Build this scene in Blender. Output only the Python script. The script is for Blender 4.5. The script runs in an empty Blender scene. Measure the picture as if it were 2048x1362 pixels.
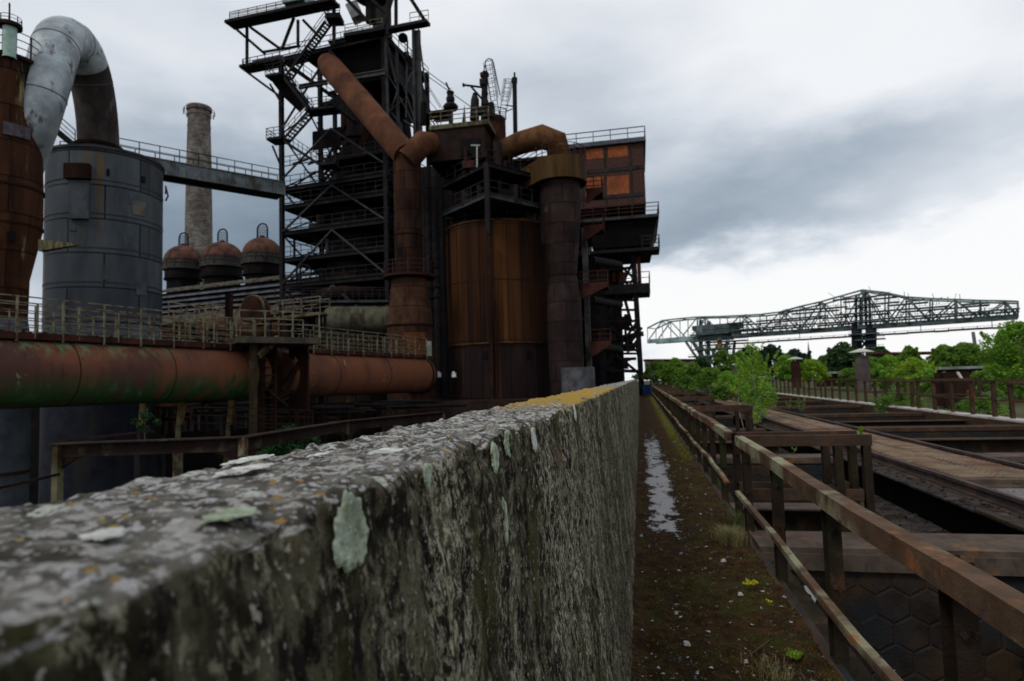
import bpy, math, random
from mathutils import Vector, Matrix, noise
R = math.radians
rnd = random.Random(11)
SC = bpy.context.scene
COL = SC.collection
# ------------------------------------------------------------------ camera
F = 1250.0; CX, CY = 1024.0, 681.0
CAM = Vector((0, 0, 1.62))
_yd = Vector((256/F, -75/F, -1)).normalized()
_zd = Vector((1, .03, 0)).cross(_yd).normalized()
_xd = _yd.cross(_zd)
def ray(px, py):
    v = Vector(((px-CX)/F, -(py-CY)/F, -1)); return Vector((_xd.dot(v), _yd.dot(v), _zd.dot(v)))
def at(px, py, d): return CAM + ray(px, py)*d
def on(ax, px, py, val):
    r = ray(px, py); return CAM + r*((val-CAM[ax])/r[ax])
def onZ(px, py, z=0.): return on(2, px, py, z)
def zat(px, py, d): return at(px, py, d).z
def stretch(px): return math.sqrt(1+((px-CX)/F)**2)
cd = bpy.data.cameras.new('camera'); co = bpy.data.objects.new('camera', cd); COL.objects.link(co)
m3 = Matrix((_xd, _yd, _zd)); co.matrix_world = Matrix.Translation(CAM) @ m3.to_4x4()
cd.sensor_width = 36; cd.lens = 36*F/2048; cd.clip_start = .02; cd.clip_end = 5000
cd.dof.use_dof = True; cd.dof.focus_distance = 1.5; cd.dof.aperture_fstop = 6.3
SC.camera = co
# ------------------------------------------------------------------ view, world, sun
SC.view_settings.view_transform = 'Standard'; SC.view_settings.look = 'None'
SC.view_settings.exposure = 0.0; SC.view_settings.gamma = 1
SUN_EL, SUN_ROT = R(48), R(215)
W = bpy.data.worlds.new('World'); SC.world = W; W.use_nodes = True
nt = W.node_tree; nt.nodes.clear(); N = nt.nodes; L = nt.links
def nn(t, **k):
    n = N.new(t)
    for a, b in k.items(): setattr(n, a, b)
    return n
wo = nn('ShaderNodeOutputWorld'); bg = nn('ShaderNodeBackground'); L.new(bg.outputs[0], wo.inputs[0])
sky = nn('ShaderNodeTexSky', sky_type='NISHITA', sun_disc=False, sun_elevation=SUN_EL, sun_rotation=SUN_ROT)
tc = nn('ShaderNodeTexCoord')
# cloud layer: noise-warped direction, then banks of lighter and darker cloud
def wnoise(scale, detail, src, rough=.55):
    n = nn('ShaderNodeTexNoise'); n.inputs['Scale'].default_value = scale; n.inputs['Detail'].default_value = detail
    n.inputs['Roughness'].default_value = rough; L.new(src, n.inputs['Vector']); return n
mp = nn('ShaderNodeMapping'); mp.inputs['Scale'].default_value = (1, 1, 2.4); L.new(tc.outputs['Generated'], mp.inputs[0])
wn = wnoise(3.6, 6, mp.outputs[0]); sub = nn('ShaderNodeVectorMath', operation='SUBTRACT'); L.new(wn.outputs['Color'], sub.inputs[0]); sub.inputs[1].default_value = (.5, .5, .5)
scl = nn('ShaderNodeVectorMath', operation='SCALE'); L.new(sub.outputs[0], scl.inputs[0]); scl.inputs['Scale'].default_value = .26
wd = nn('ShaderNodeVectorMath', operation='ADD'); L.new(tc.outputs['Generated'], wd.inputs[0]); L.new(scl.outputs[0], wd.inputs[1])
cn = wnoise(2.0, 6, mp.outputs[0], .5)
def math_(op, a, b, clamp=False):
    n = nn('ShaderNodeMath', operation=op); n.use_clamp = clamp
    for i, x in enumerate((a, b)):
        if hasattr(x, 'type') or hasattr(x, 'is_linked'): L.new(x, n.inputs[i])
        else: n.inputs[i].default_value = x
    return n.outputs[0]
val = math_('MULTIPLY_ADD', cn.outputs['Fac'], .70); 
val.node.inputs[2].default_value = .285
# banks: (px, py, radius, flatness, amount)
for (px, py, rad, flat, amt) in [
        (480, 480, .27, 1.3, -.40), (300, 600, .26, 1, -.20), (700, 430, .16, 1.2, -.12), (1620, 430, .32, 2.4, -.25), (1420, 350, .24, 2.0, -.16), (1150, 200, .16, 1.4, -.10), (1330, 480, .15, 2., -.12),(1900, 360, .20, 2.6, -.10),
        (1100, 300, .22, 1.5, -.08), (1850, 90, .35, 1.5, .16), (1750, 630, .42, 3.0, .60), (1360, 610, .24, 2.6, .42), (2080, 500, .30, 2.4, .40),
        (1250, 60, .35, 1.6, .08), (60, 120, .3, 1, .06), (700, 60, .3, 1, .02)]:
    dv = ray(px, py).normalized()
    s1 = nn('ShaderNodeVectorMath', operation='SUBTRACT'); L.new(wd.outputs[0], s1.inputs[0]); s1.inputs[1].default_value = dv
    s2 = nn('ShaderNodeVectorMath', operation='MULTIPLY'); L.new(s1.outputs[0], s2.inputs[0]); s2.inputs[1].default_value = (1, 1, flat)
    ln = nn('ShaderNodeVectorMath', operation='LENGTH'); L.new(s2.outputs[0], ln.inputs[0])
    mr = nn('ShaderNodeMapRange', interpolation_type='SMOOTHSTEP'); L.new(ln.outputs['Value'], mr.inputs[0])
    mr.inputs[1].default_value = 0; mr.inputs[2].default_value = rad*1.35; mr.inputs[3].default_value = amt; mr.inputs[4].default_value = 0
    val = math_('ADD', val, mr.outputs[0])
cr = nn('ShaderNodeValToRGB'); L.new(val, cr.inputs[0])
els = cr.color_ramp.elements
els[0].position = 0.0; els[0].color = (.12, .165, .215, 1)
els[1].position = 1.0; els[1].color = (1.0, 1.0, 1.0, 1)
for p, c in ((.22, (.25, .315, .385, 1)), (.42, (.46, .525, .60, 1)), (.60, (.69, .735, .80, 1)), (.78, (.92, .94, .97, 1))):
    e = els.new(p); e.color = c
mx = nn('ShaderNodeMix', data_type='RGBA'); mx.inputs[0].default_value = .94
skm = nn('ShaderNodeVectorMath', operation='SCALE'); L.new(sky.outputs[0], skm.inputs[0]); skm.inputs['Scale'].default_value = .1
L.new(skm.outputs[0], mx.inputs[6]); L.new(cr.outputs[0], mx.inputs[7]); L.new(mx.outputs[2], bg.inputs[0]); bg.inputs[1].default_value = 1.0
sl = bpy.data.lights.new('sun', 'SUN'); sl.energy = 1.15; sl.angle = R(14); sl.color = (1, .95, .88)
so = bpy.data.objects.new('sun', sl); COL.objects.link(so)
_s = Vector((math.sin(SUN_ROT)*math.cos(SUN_EL), math.cos(SUN_ROT)*math.cos(SUN_EL), math.sin(SUN_EL)))
so.rotation_euler = _s.to_track_quat('Z', 'Y').to_euler()
# ------------------------------------------------------------------ materials
MATS = {}
def mat(name, base, cols=(), rough=.85, metal=0., scale=1., bump=.3, streak=0., detail=6, bscale=None, plates=None, spec=.05, fine=True):
    """base colour with noise layers: cols = [(colour, threshold, softness, scale, streak)]"""
    if name in MATS: return MATS[name]
    m = bpy.data.materials.new(name); m.use_nodes = True; t = m.node_tree; ns = t.nodes; lk = t.links
    b = ns['Principled BSDF']; b.inputs['Roughness'].default_value = rough; b.inputs['Metallic'].default_value = metal
    b.inputs['Specular IOR Level'].default_value = spec
    tcn = ns.new('ShaderNodeTexCoord')
    def noi(sc, stk, det=detail, off=0.):
        mpn = ns.new('ShaderNodeMapping'); mpn.inputs['Scale'].default_value = (1, 1, 1-stk); mpn.inputs['Location'].default_value = (off, off*1.7, off*.3)
        lk.new(tcn.outputs['Object'], mpn.inputs[0])
        n = ns.new('ShaderNodeTexNoise'); n.inputs['Scale'].default_value = sc; n.inputs['Detail'].default_value = det; n.inputs['Roughness'].default_value = .62
        lk.new(mpn.outputs[0], n.inputs['Vector']); return n.outputs['Fac']
    # overall mottling of the base colour
    n0 = noi(scale*1.3, streak)
    rp = ns.new('ShaderNodeValToRGB'); lk.new(n0, rp.inputs[0])
    rp.color_ramp.elements[0].position = .3; rp.color_ramp.elements[0].color = (*[c*.55 for c in base], 1)
    rp.color_ramp.elements[1].position = .72; rp.color_ramp.elements[1].color = (*[min(1, c*1.45) for c in base], 1)
    cur = rp.outputs[0]
    for i, (c, th, soft, sc, stk) in enumerate(cols):
        nz = noi(sc, stk, 7, 3.1*(i+1))
        mr = ns.new('ShaderNodeMapRange'); mr.interpolation_type = 'SMOOTHSTEP'; lk.new(nz, mr.inputs[0]); mr.inputs[1].default_value = th-soft; mr.inputs[2].default_value = th+soft
        mxn = ns.new('ShaderNodeMix'); mxn.data_type = 'RGBA'; lk.new(mr.outputs[0], mxn.inputs[0]); lk.new(cur, mxn.inputs[6]); mxn.inputs[7].default_value = (*c, 1)
        cur = mxn.outputs[2]
    hgt = noi(bscale or scale*9, streak*.5, 8, 9.)
    if plates:   # plate seams from UV (metres)
        pw, ph, pc = plates
        uv = ns.new('ShaderNodeUVMap'); br = ns.new('ShaderNodeTexBrick'); lk.new(uv.outputs[0], br.inputs['Vector'])
        br.inputs['Scale'].default_value = 1; br.inputs['Brick Width'].default_value = pw; br.inputs['Row Height'].default_value = ph
        br.inputs['Mortar Size'].default_value = .045; br.inputs['Mortar Smooth'].default_value = .3
        br.inputs['Color1'].default_value = (.62, .64, .68, 1); br.inputs['Color2'].default_value = (1.3, 1.28, 1.22, 1); br.inputs['Mortar'].default_value = (*pc, 1)
        mu = ns.new('ShaderNodeMix'); mu.data_type = 'RGBA'; mu.blend_type = 'MULTIPLY'; mu.inputs[0].default_value = 1; lk.new(cur, mu.inputs[6]); lk.new(br.outputs['Color'], mu.inputs[7]); cur = mu.outputs[2]
    lk.new(cur, b.inputs['Base Color'])
    bp = ns.new('ShaderNodeBump'); bp.inputs['Strength'].default_value = bump; bp.inputs['Distance'].default_value = .05/max(scale, .2)**.5
    lk.new(hgt, bp.inputs['Height']); lk.new(bp.outputs[0], b.inputs['Normal'])
    MATS[name] = m; return m
def leafmat(name, c1, c2, sc=3., trans=.35):
    if name in MATS: return MATS[name]
    m = bpy.data.materials.new(name); m.use_nodes = True; t = m.node_tree; ns = t.nodes; lk = t.links
    b = ns['Principled BSDF']; b.inputs['Roughness'].default_value = .6; b.inputs['Specular IOR Level'].default_value = .12
    tcn = ns.new('ShaderNodeTexCoord'); n = ns.new('ShaderNodeTexNoise'); n.inputs['Scale'].default_value = sc; n.inputs['Detail'].default_value = 4
    lk.new(tcn.outputs['Object'], n.inputs['Vector']); rp = ns.new('ShaderNodeValToRGB'); lk.new(n.outputs['Fac'], rp.inputs[0])
    rp.color_ramp.elements[0].position = .36; rp.color_ramp.elements[0].color = (*[x*.95 for x in c1], 1); rp.color_ramp.elements[1].position = .68; rp.color_ramp.elements[1].color = (*c2, 1)
    lk.new(rp.outputs[0], b.inputs['Base Color'])
    tr = ns.new('ShaderNodeBsdfTranslucent'); lk.new(rp.outputs[0], tr.inputs[0]); mxs = ns.new('ShaderNodeMixShader'); mxs.inputs[0].default_value = trans
    lk.new(b.outputs[0], mxs.inputs[1]); lk.new(tr.outputs[0], mxs.inputs[2]); lk.new(mxs.outputs[0], ns['Material Output'].inputs[0])
    MATS[name] = m; return m
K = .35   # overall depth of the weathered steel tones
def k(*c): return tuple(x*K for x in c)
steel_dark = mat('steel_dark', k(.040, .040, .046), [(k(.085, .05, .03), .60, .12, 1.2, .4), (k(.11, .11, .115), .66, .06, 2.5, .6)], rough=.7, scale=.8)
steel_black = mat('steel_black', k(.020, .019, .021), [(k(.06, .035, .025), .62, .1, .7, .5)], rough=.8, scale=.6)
steel_grey = mat('steel_grey', k(.13, .14, .15), [(k(.10, .06, .04), .58, .08, 1.5, .6)], rough=.7, scale=.8)
rust_dark = mat('rust_dark', k(.065, .033, .024), [(k(.12, .055, .03), .60, .12, .9, .7), (k(.025, .018, .018), .6, .1, 1.4, .7)], rough=.85, scale=.7, streak=.5)
rust_red = mat('rust_red', k(.135, .052, .040), [(k(.05, .028, .025), .57, .12, 1.2, .4)], rough=.85, scale=.9)
rust_pipe = mat('rust_pipe', k(.30, .125, .062), [(k(.13, .05, .03), .56, .15, .35, .3), (k(.34, .17, .09), .66, .1, 1.3, .5)], rough=.8, scale=.5, bump=.15)
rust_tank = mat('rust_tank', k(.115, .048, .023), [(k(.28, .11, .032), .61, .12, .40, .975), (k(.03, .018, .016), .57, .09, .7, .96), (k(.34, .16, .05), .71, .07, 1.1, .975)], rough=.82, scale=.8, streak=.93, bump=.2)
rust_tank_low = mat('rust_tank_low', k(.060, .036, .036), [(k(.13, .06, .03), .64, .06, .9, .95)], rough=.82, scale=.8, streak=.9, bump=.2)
riser_m = mat('riser_rust', k(.085, .042, .028), [(k(.13, .06, .032), .58, .12, .9, .7), (k(.03, .02, .018), .58, .1, 1.4, .7)], rough=.85, scale=.7, streak=.5, plates=(2.3, 1.55, (.45, .4, .38)))
rust_vessel = mat('rust_vessel', k(.13, .055, .030), [(k(.34, .13, .04), .60, .08, .9, .7), (k(.025, .017, .015), .56, .08, .8, .85), (k(.50, .40, .22), .675, .03, .9, .85)], rough=.82, scale=1.2, streak=.8, bump=.25, plates=(2.3, 1.55, (.45, .4, .38)))
cone_rust = mat('cone_rust', k(.16, .078, .050), [(k(.24, .12, .07), .6, .1, 2, .3), (k(.07, .04, .03), .58, .12, .8, .6)], rough=.85, scale=1., plates=(2.3, 1.55, (.45, .4, .38)))
pipe_main = mat('pipe_main', k(.20, .082, .052), [(k(.32, .115, .055), .56, .12, .25, .1), (k(.10, .05, .042), .58, .1, .5, .2), (k(.36, .30, .20), .715, .02, .8, .3)], rough=.8, scale=.8, bump=.18)
algae = mat('algae', k(.065, .12, .055), [(k(.13, .07, .045), .52, .10, 1.1, .6), (k(.16, .27, .15), .63, .06, 1.6, .85)], rough=.9, scale=2.)
tank_grey = mat('tank_grey', (.066, .078, .090), [((.035, .038, .045), .56, .14, .3, .75), ((.10, .070, .042), .62, .06, .9, .95)], rough=.55, scale=.5, streak=.7, bump=.1, plates=(3.3, 1.75, (.25, .2, .18)))
tank_panel = mat('tank_panel', (.060, .070, .082), [((.05, .045, .04), .60, .1, 1.4, .8)], rough=.6, scale=.9, bump=.1)
pipe_dark_rust = mat('pipe_brown', (.040, .033, .030), [((.075, .065, .06), .58, .1, .6, .5), ((.10, .10, .10), .68, .06, 1.2, .6)], rough=.6, scale=.7)  # dark rusty brown of the downward leg
pipe_silver = mat('pipe_silver', (.36, .40, .42), [((.20, .225, .24), .57, .12, .5, .3), ((.10, .09, .085), .60, .05, 1.6, .4), ((.40, .42, .44), .66, .04, 2.4, .4)], rough=.5, metal=.15, scale=.8, bump=.12)
mint = mat('mint', (.36, .50, .44), [((.25, .14, .08), .64, .05, 2.5, .5)], rough=.6)
chimney_m = mat('chimney', (.16, .142, .125), [((.23, .21, .185), .60, .1, .35, .5), ((.10, .085, .075), .60, .1, .6, .6)], rough=.95, scale=.4, plates=(.9, .3, (.6, .6, .6)))
dome_m = mat('dome_rust', k(.29, .14, .10), [(k(.12, .07, .06), .55, .1, .8, .3)], rough=.85)
slat_m = mat('slat_steel', k(.30, .31, .36), [(k(.06, .05, .05), .6, .1, 1, .2)], rough=.7)
corr_m = mat('corrugated', k(.42, .38, .30), [(k(.12, .09, .075), .56, .12, 1.2, .2)], rough=.8)
mossy = mat('mossy_steel', k(.34, .31, .19), [(k(.13, .12, .06), .56, .1, 1.6, .2), (k(.14, .07, .045), .58, .07, 2.1, .3)], rough=.9, scale=2)
rail_m = mat('rail_paint', (.165, .155, .105), [((.08, .042, .026), .53, .08, 3, .3)], rough=.8, scale=3)
rail_red = mat('rail_red', k(.16, .085, .075), [(k(.08, .045, .04), .55, .1, 3, .3)], rough=.8, scale=3)
rail_dark = mat('rail_dark', k(.075, .078, .09), [(k(.05, .03, .025), .55, .1, 2, .3)], rough=.8)
vessel_green = mat('vessel_green', k(.20, .20, .135), [(k(.25, .25, .19), .62, .06, 1.3, .4), (k(.08, .06, .04), .56, .1, .8, .5)], rough=.8, scale=1)
brick_or = mat('brick_orange', (.27, .082, .034), [((.15, .05, .025), .58, .12, .8, .4), ((.20, .058, .025), .56, .05, 5, 0)], rough=.9, scale=4)
brick_dk = mat('brick_dark', (.058, .032, .027), [((.085, .04, .03), .55, .06, 4, 0)], rough=.9, scale=4)
frame_dk = mat('frame_dark', (.030, .026, .026), rough=.8)
white_m = mat('white_enamel', (.55, .56, .55), rough=.4)
green_steel = mat('green_steel', (.14, .19, .19), [((.03, .035, .035), .55, .1, .3, 0), ((.13, .045, .035), .66, .03, .5, 0)], rough=.7, scale=.15)
green_light = mat('green_steel_light', (.22, .30, .30), [((.06, .08, .08), .58, .08, .4, 0)], rough=.7, scale=.2)
scaf_m = mat('scaffold', (.065, .085, .088), [((.24, .06, .05), .655, .02, .9, 0)], rough=.8, scale=.3)
beam_m = mat('beam_rust', (.056, .034, .023), [((.10, .050, .028), .60, .07, 1.7, .1), ((.04, .032, .024), .57, .1, 3, .2)], rough=.85, scale=2.5, bump=.3)
cap_m = mat('cap_weathered', (.080, .060, .047), [((.125, .092, .070), .58, .06, 1.2, .0), ((.16, .085, .045), .64, .05, 2.3, .0), ((.06, .045, .035), .60, .06, 9, .0)], rough=.75, scale=3, bump=.35, bscale=90)
beam_top = mat('beam_weathered', (.100, .060, .037), [((.24, .235, .15), .535, .05, .7, .0), ((.28, .11, .04), .61, .04, 1.7, .0), ((.07, .05, .04), .60, .06, 9, .0)], rough=.75, scale=3, bump=.35, bscale=90)
post_m = mat('post_dark', (.026, .018, .013), [((.026, .029, .014), .54, .08, 1.6, .3), ((.07, .036, .022), .62, .07, 4, .4)], rough=.9, scale=3, bump=.4, bscale=60)
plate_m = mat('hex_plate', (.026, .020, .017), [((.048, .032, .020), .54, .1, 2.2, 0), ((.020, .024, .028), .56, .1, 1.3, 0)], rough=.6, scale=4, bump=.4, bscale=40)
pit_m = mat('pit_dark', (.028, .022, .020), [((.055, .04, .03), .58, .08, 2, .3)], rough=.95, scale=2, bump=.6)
deckplate = mat('deck_plate', (.15, .105, .068), [((.115, .058, .035), .54, .07, 1.2, 0), ((.23, .16, .12), .63, .06, 2.4, 0)], rough=.8, scale=2, bump=.3, bscale=30)
sheet_m = mat('sheet_grey', (.17, .15, .145), [((.05, .04, .035), .55, .05, .9, 0), ((.27, .25, .25), .62, .04, 2.5, 0)], rough=.7, scale=2, bump=.5, bscale=25)
railsteel = mat('rail_steel', (.045, .034, .032), [((.085, .055, .045), .56, .1, 3, 0)], rough=.6, scale=3)
ledge_m = mat('ledge_debris', (.045, .038, .036), [((.11, .10, .10), .63, .05, 6, 0), ((.02, .017, .016), .54, .06, 4, 0)], rough=.95, scale=5, bump=1., bscale=26)
strip_m = mat('kerb_pale', (.42, .39, .36), [((.22, .17, .14), .58, .06, 1.8, 0)], rough=.9)
ground_m = mat('yard_ground', (.050, .046, .036), [((.03, .05, .015), .56, .08, .3, 0)], rough=.95, scale=.4, bump=.5)
scrub_m = mat('scrub_ground', (.050, .062, .022), [((.10, .085, .05), .58, .08, .4, 0)], rough=.95, scale=1, bump=.8)
bark_m = mat('bark', (.10, .08, .06), rough=.95, scale=4)
birchbark = mat('birch_bark', (.30, .27, .22), [((.05, .04, .03), .6, .04, 20, 0)], rough=.9, scale=4)
hat_m = mat('vent_hat', (.46, .45, .39), [((.22, .19, .15), .6, .08, 2, 0)], rough=.7)
ventbody = mat('vent_body', (.10, .088, .082), [((.06, .045, .04), .55, .1, 1.6, .5)], rough=.8)
roofgrey = mat('roof_grey', (.23, .26, .25), [((.13, .13, .12), .56, .1, .4, 0)], rough=.9)
leaf_bright = leafmat('leaf_bright', (.10, .24, .025), (.25, .43, .05), 2.5, .4)
leaf_yell = leafmat('leaf_yellow', (.15, .28, .02), (.33, .47, .045), 3, .4)
leaf_mid = leafmat('leaf_mid', (.075, .165, .025), (.18, .31, .045), 1.2, .35)
leaf_dark = leafmat('leaf_dark', (.030, .065, .024), (.065, .12, .040), .5, .2)
leaf_deep = leafmat('leaf_deep', (.010, .035, .010), (.025, .07, .018), 2, .2)
leaf_fir = leafmat('leaf_fir', (.014, .032, .022), (.030, .060, .034), .5, .15)
grass_dry = leafmat('grass_dry', (.16, .14, .06), (.26, .23, .11), 9, .3)
moss_m = leafmat('moss_blades', (.050, .040, .014), (.10, .10, .022), 5, .2)
moss_y = leafmat('moss_yellow', (.10, .12, .02), (.22, .22, .03), 5, .2)
petal_m = leafmat('petal_yellow', (.60, .52, .02), (.75, .66, .05), 5, .3)
stone_m = mat('flint_pale', (.42, .41, .39), [((.20, .18, .16), .6, .05, 20, 0)], rough=.8, scale=10)
debris_m = mat('scale_debris', (.040, .030, .022), [((.09, .06, .03), .6, .06, 20, 0)], rough=.9, scale=12)
lichen_g = mat('lichen_green', (.50, .58, .44), [((.30, .36, .25), .56, .07, 60, 0), ((.22, .24, .13), .56, .08, 45, 0), ((.60, .68, .55), .64, .04, 90, 0)], rough=.95, scale=20, bump=.8, bscale=260)
lichen_w = mat('lichen_white', (.70, .72, .65), [((.30, .31, .30), .60, .05, 50, 0)], rough=.95, scale=20, bump=.8, bscale=260)
lichen_y = mat('lichen_yellow', (.42, .26, .035), [((.26, .20, .07), .60, .05, 50, 0)], rough=.95, scale=20, bump=.8, bscale=200)
# ------------------------------------------------------------------ mesh builder
class MB:
    def __init__(s): s.v = []; s.f = []; s.sm = []; s.uv = []; s.hasuv = False
    def add(s, vs, fs, smooth=False, uvs=None):
        o = len(s.v); s.v += [tuple(x) for x in vs]
        for i, f in enumerate(fs):
            s.f.append([o+j for j in f]); s.sm.append(smooth)
            s.uv.append(uvs[i] if uvs else None)
        if uvs: s.hasuv = True
        return s
    def box(s, c, sz, rz=0., M=None):
        x, y, z = [q/2 for q in sz]; vs = []
        cr_, sr = math.cos(rz), math.sin(rz)
        for dz in (-z, z):
            for dx, dy in ((-x, -y), (x, -y), (x, y), (-x, y)):
                p = Vector((dx*cr_-dy*sr, dx*sr+dy*cr_, dz))
                vs.append(Vector(c)+p)
        return s.add(vs, [(0, 3, 2, 1), (4, 5, 6, 7), (0, 1, 5, 4), (1, 2, 6, 5), (2, 3, 7, 6), (3, 0, 4, 7)])
    def bx(s, x0, x1, y0, y1, z0, z1): return s.box(((x0+x1)/2, (y0+y1)/2, (z0+z1)/2), (abs(x1-x0), abs(y1-y0), abs(z1-z0)))
    def beam(s, a, b, w, h=None, up=Vector((0, 0, 1))):
        a = Vector(a); b = Vector(b); h = h or w; d = b-a
        if d.length < 1e-6: return s
        d.normalize(); up = Vector(up)
        if abs(d.dot(up)) > .97: up = Vector((1, 0, 0)) if abs(d.x) < .9 else Vector((0, 1, 0))
        sx = d.cross(up).normalized(); sz = sx.cross(d).normalized(); vs = []
        for p in (a, b):
            for i, j in ((-1, -1), (1, -1), (1, 1), (-1, 1)): vs.append(p+sx*(i*w/2)+sz*(j*h/2))
        return s.add(vs, [(0, 1, 2, 3), (7, 6, 5, 4), (0, 4, 5, 1), (1, 5, 6, 2), (2, 6, 7, 3), (3, 7, 4, 0)])
    def ibeam(s, a, b, w, h, t=.02, up=Vector((0, 0, 1))):
        a = Vector(a); b = Vector(b); d = (b-a).normalized(); up = Vector(up)
        if abs(d.dot(up)) > .97: up = Vector((0, 1, 0))
        sx = d.cross(up).normalized(); sz = sx.cross(d).normalized()
        for q in (-1, 1): s.beam(a+sz*(q*(h/2-t/2)), b+sz*(q*(h/2-t/2)), w, t, sz)
        s.beam(a, b, t, h-2*t, sz); return s
    def tube(s, pts, r, n=8, caps=True, smooth=True):
        pts = [Vector(p) for p in pts]; rs = r if isinstance(r, (list, tuple)) else [r]*len(pts)
        vs = []; ref = None; acc = 0; us = []
        for i, p in enumerate(pts):
            d = (pts[min(i+1, len(pts)-1)]-pts[max(i-1, 0)]).normalized()
            if ref is None:
                ref = Vector((0, 0, 1)) if abs(d.z) < .9 else Vector((1, 0, 0))
            sx = d.cross(ref).normalized(); sz = sx.cross(d).normalized(); ref = sz
            if i: acc += (p-pts[i-1]).length
            us.append(acc)
            for j in range(n):
                a = 2*math.pi*j/n; vs.append(p+sx*(rs[i]*math.cos(a))+sz*(rs[i]*math.sin(a)))
        fs = []; uv = []
        for i in range(len(pts)-1):
            for j in range(n):
                q = (j+1) % n; fs.append((i*n+j, i*n+q, (i+1)*n+q, (i+1)*n+j))
        s.add(vs, fs, smooth)
        if caps:
            s.add(vs[:n], [tuple(reversed(range(n)))]); s.add(vs[-n:], [tuple(range(n))])
        return s
    def lathe(s, c, prof, n=48, a0=0., a1=2*math.pi, smooth=True, vertsplit=False):
        """prof: [(r, z)] with absolute z; UV in metres"""
        c = Vector(c); full = abs(a1-a0-2*math.pi) < 1e-6; m = n if full else n+1
        R0 = max(p[0] for p in prof)
        for i in range(len(prof)-1):
            (r0, z0), (r1, z1) = prof[i], prof[i+1]
            vs = []; fs = []; uv = []
            for j in range(m):
                a = a0+(a1-a0)*j/n; ca, sa = math.cos(a), math.sin(a)
                vs.append((c.x+r0*ca, c.y+r0*sa, z0)); vs.append((c.x+r1*ca, c.y+r1*sa, z1))
            for j in range(n):
                q = (j+1) % m; fs.append((2*j, 2*q, 2*q+1, 2*j+1))
                u0 = R0*(a0+(a1-a0)*j/n); u1 = R0*(a0+(a1-a0)*(j+1)/n)
                uv.append([(u0, z0), (u1, z0), (u1, z1), (u0, z1)])
            s.add(vs, fs, smooth, uv)
        return s
    def rail(s, pts, h=1.1, nr=2, sp=1.5, r=.025, toe=0., n=5):
        pts = [Vector(p) for p in pts]
        for i in range(len(pts)-1):
            a, b = pts[i], pts[i+1]; ln = (b-a).length; kk = max(1, int(round(ln/sp)))
            for j in range(kk+1):
                if j == 0 and i > 0: continue
                p = a.lerp(b, j/kk); s.beam(p, p+Vector((0, 0, h)), r*2, r*2)
            for q in range(nr):
                z = Vector((0, 0, h*(1-q/(nr)))); s.beam(a+z, b+z, r*2*(.9 if q else 1.1), r*2*(.9 if q else 1.1))
            if toe: s.beam(a+Vector((0, 0, toe/2)), b+Vector((0, 0, toe/2)), .012, toe)
        return s
    def build(s, name, m, parent=None, origin=None):
        org = Vector(origin) if origin is not None else (parent['_o'] if False else ORG.get(parent.name, Vector()) if parent else Vector())
        me = bpy.data.meshes.new(name); me.from_pydata([tuple(Vector(v)-org) for v in s.v], [], s.f)
        me.polygons.foreach_set('use_smooth', s.sm)
        if s.hasuv:
            ul = me.uv_layers.new(name='UVMap')
            for p, uv in zip(me.polygons, s.uv):
                if uv:
                    for li, q in zip(p.loop_indices, uv): ul.data[li].uv = q
        me.materials.append(m); me.update()
        o = bpy.data.objects.new(name, me); COL.objects.link(o)
        if parent: o.parent = parent; ORG[o.name] = org
        else: o.location = org
        return o
ORG = {}
def tag(o, label=None, cat=None, group=None, kind=None):
    if label: o['label'] = label
    if cat: o['category'] = cat
    if group: o['group'] = group
    if kind: o['kind'] = kind
    return o
def thing(name, label, cat, loc, group=None):
    o = bpy.data.objects.new(name, None); COL.objects.link(o); o.location = loc; o.empty_display_size = .2
    ORG[o.name] = Vector(loc); return tag(o, label, cat, group, 'thing')
def struct(name, mb, m, kind='structure'): return tag(mb.build(name, m), kind=kind)
UP = Vector((0, 0, 1))
def copy_tree(o, loc=None, parent=None):
    c = o.copy(); COL.objects.link(c); c.parent = parent
    if loc is not None: c.location = loc
    for ch in list(o.children): copy_tree(ch, None, c)
    return c
GZ = -9.0
def plathe(pxc, d, prof, n=48, **kw):
    """lathe from picture half-widths and heights at depth d"""
    st = stretch(pxc); yv = [p[1] for p in prof if p[1] is not None]; ym = sum(yv)/len(yv)
    c = at(pxc, ym, d); c.z = 0
    out = []
    for hw, py in prof:
        out.append((hw*d/F/st, zat(pxc, py, d) if py is not None else GZ))
    return c, out
# ================================================================== GROUND AND PATH
def fb(x, y, z, o=4): return noise.fractal(Vector((x, y, z)), 1.0, 2.1, o)
def steps(y0, y1, first, ratio, near=None):
    out = [y0]; y = y0
    while y < y1:
        y += max(first, abs(y)*ratio) if y > 0 else first
        out.append(min(y, y1))
    return out
g = MB(); S = 2500
g.add([(-S, -S, GZ), (S, -S, GZ), (S, S, GZ), (-S, S, GZ)], [(0, 1, 2, 3)]); struct('ground', g, ground_m)
# far deck / scrub land on the right, level with the walkway
g = MB(); xs = [10.9+i*3 for i in range(30)]; ys = [-6+i*3 for i in range(60)]
vs = [(x, y, -.05+.25*fb(x*.3, y*.3, 0)) for y in ys for x in xs]; n_ = len(xs)
g.add(vs, [(j*n_+i, j*n_+i+1, (j+1)*n_+i+1, (j+1)*n_+i) for j in range(len(ys)-1) for i in range(n_-1)], True)
struct('scrub_ground', g, scrub_m)
g = MB(); g.bx(1.02, 10.9, 66.5, 175, -3, -.02); struct('deck_ground', g, scrub_m)

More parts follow.
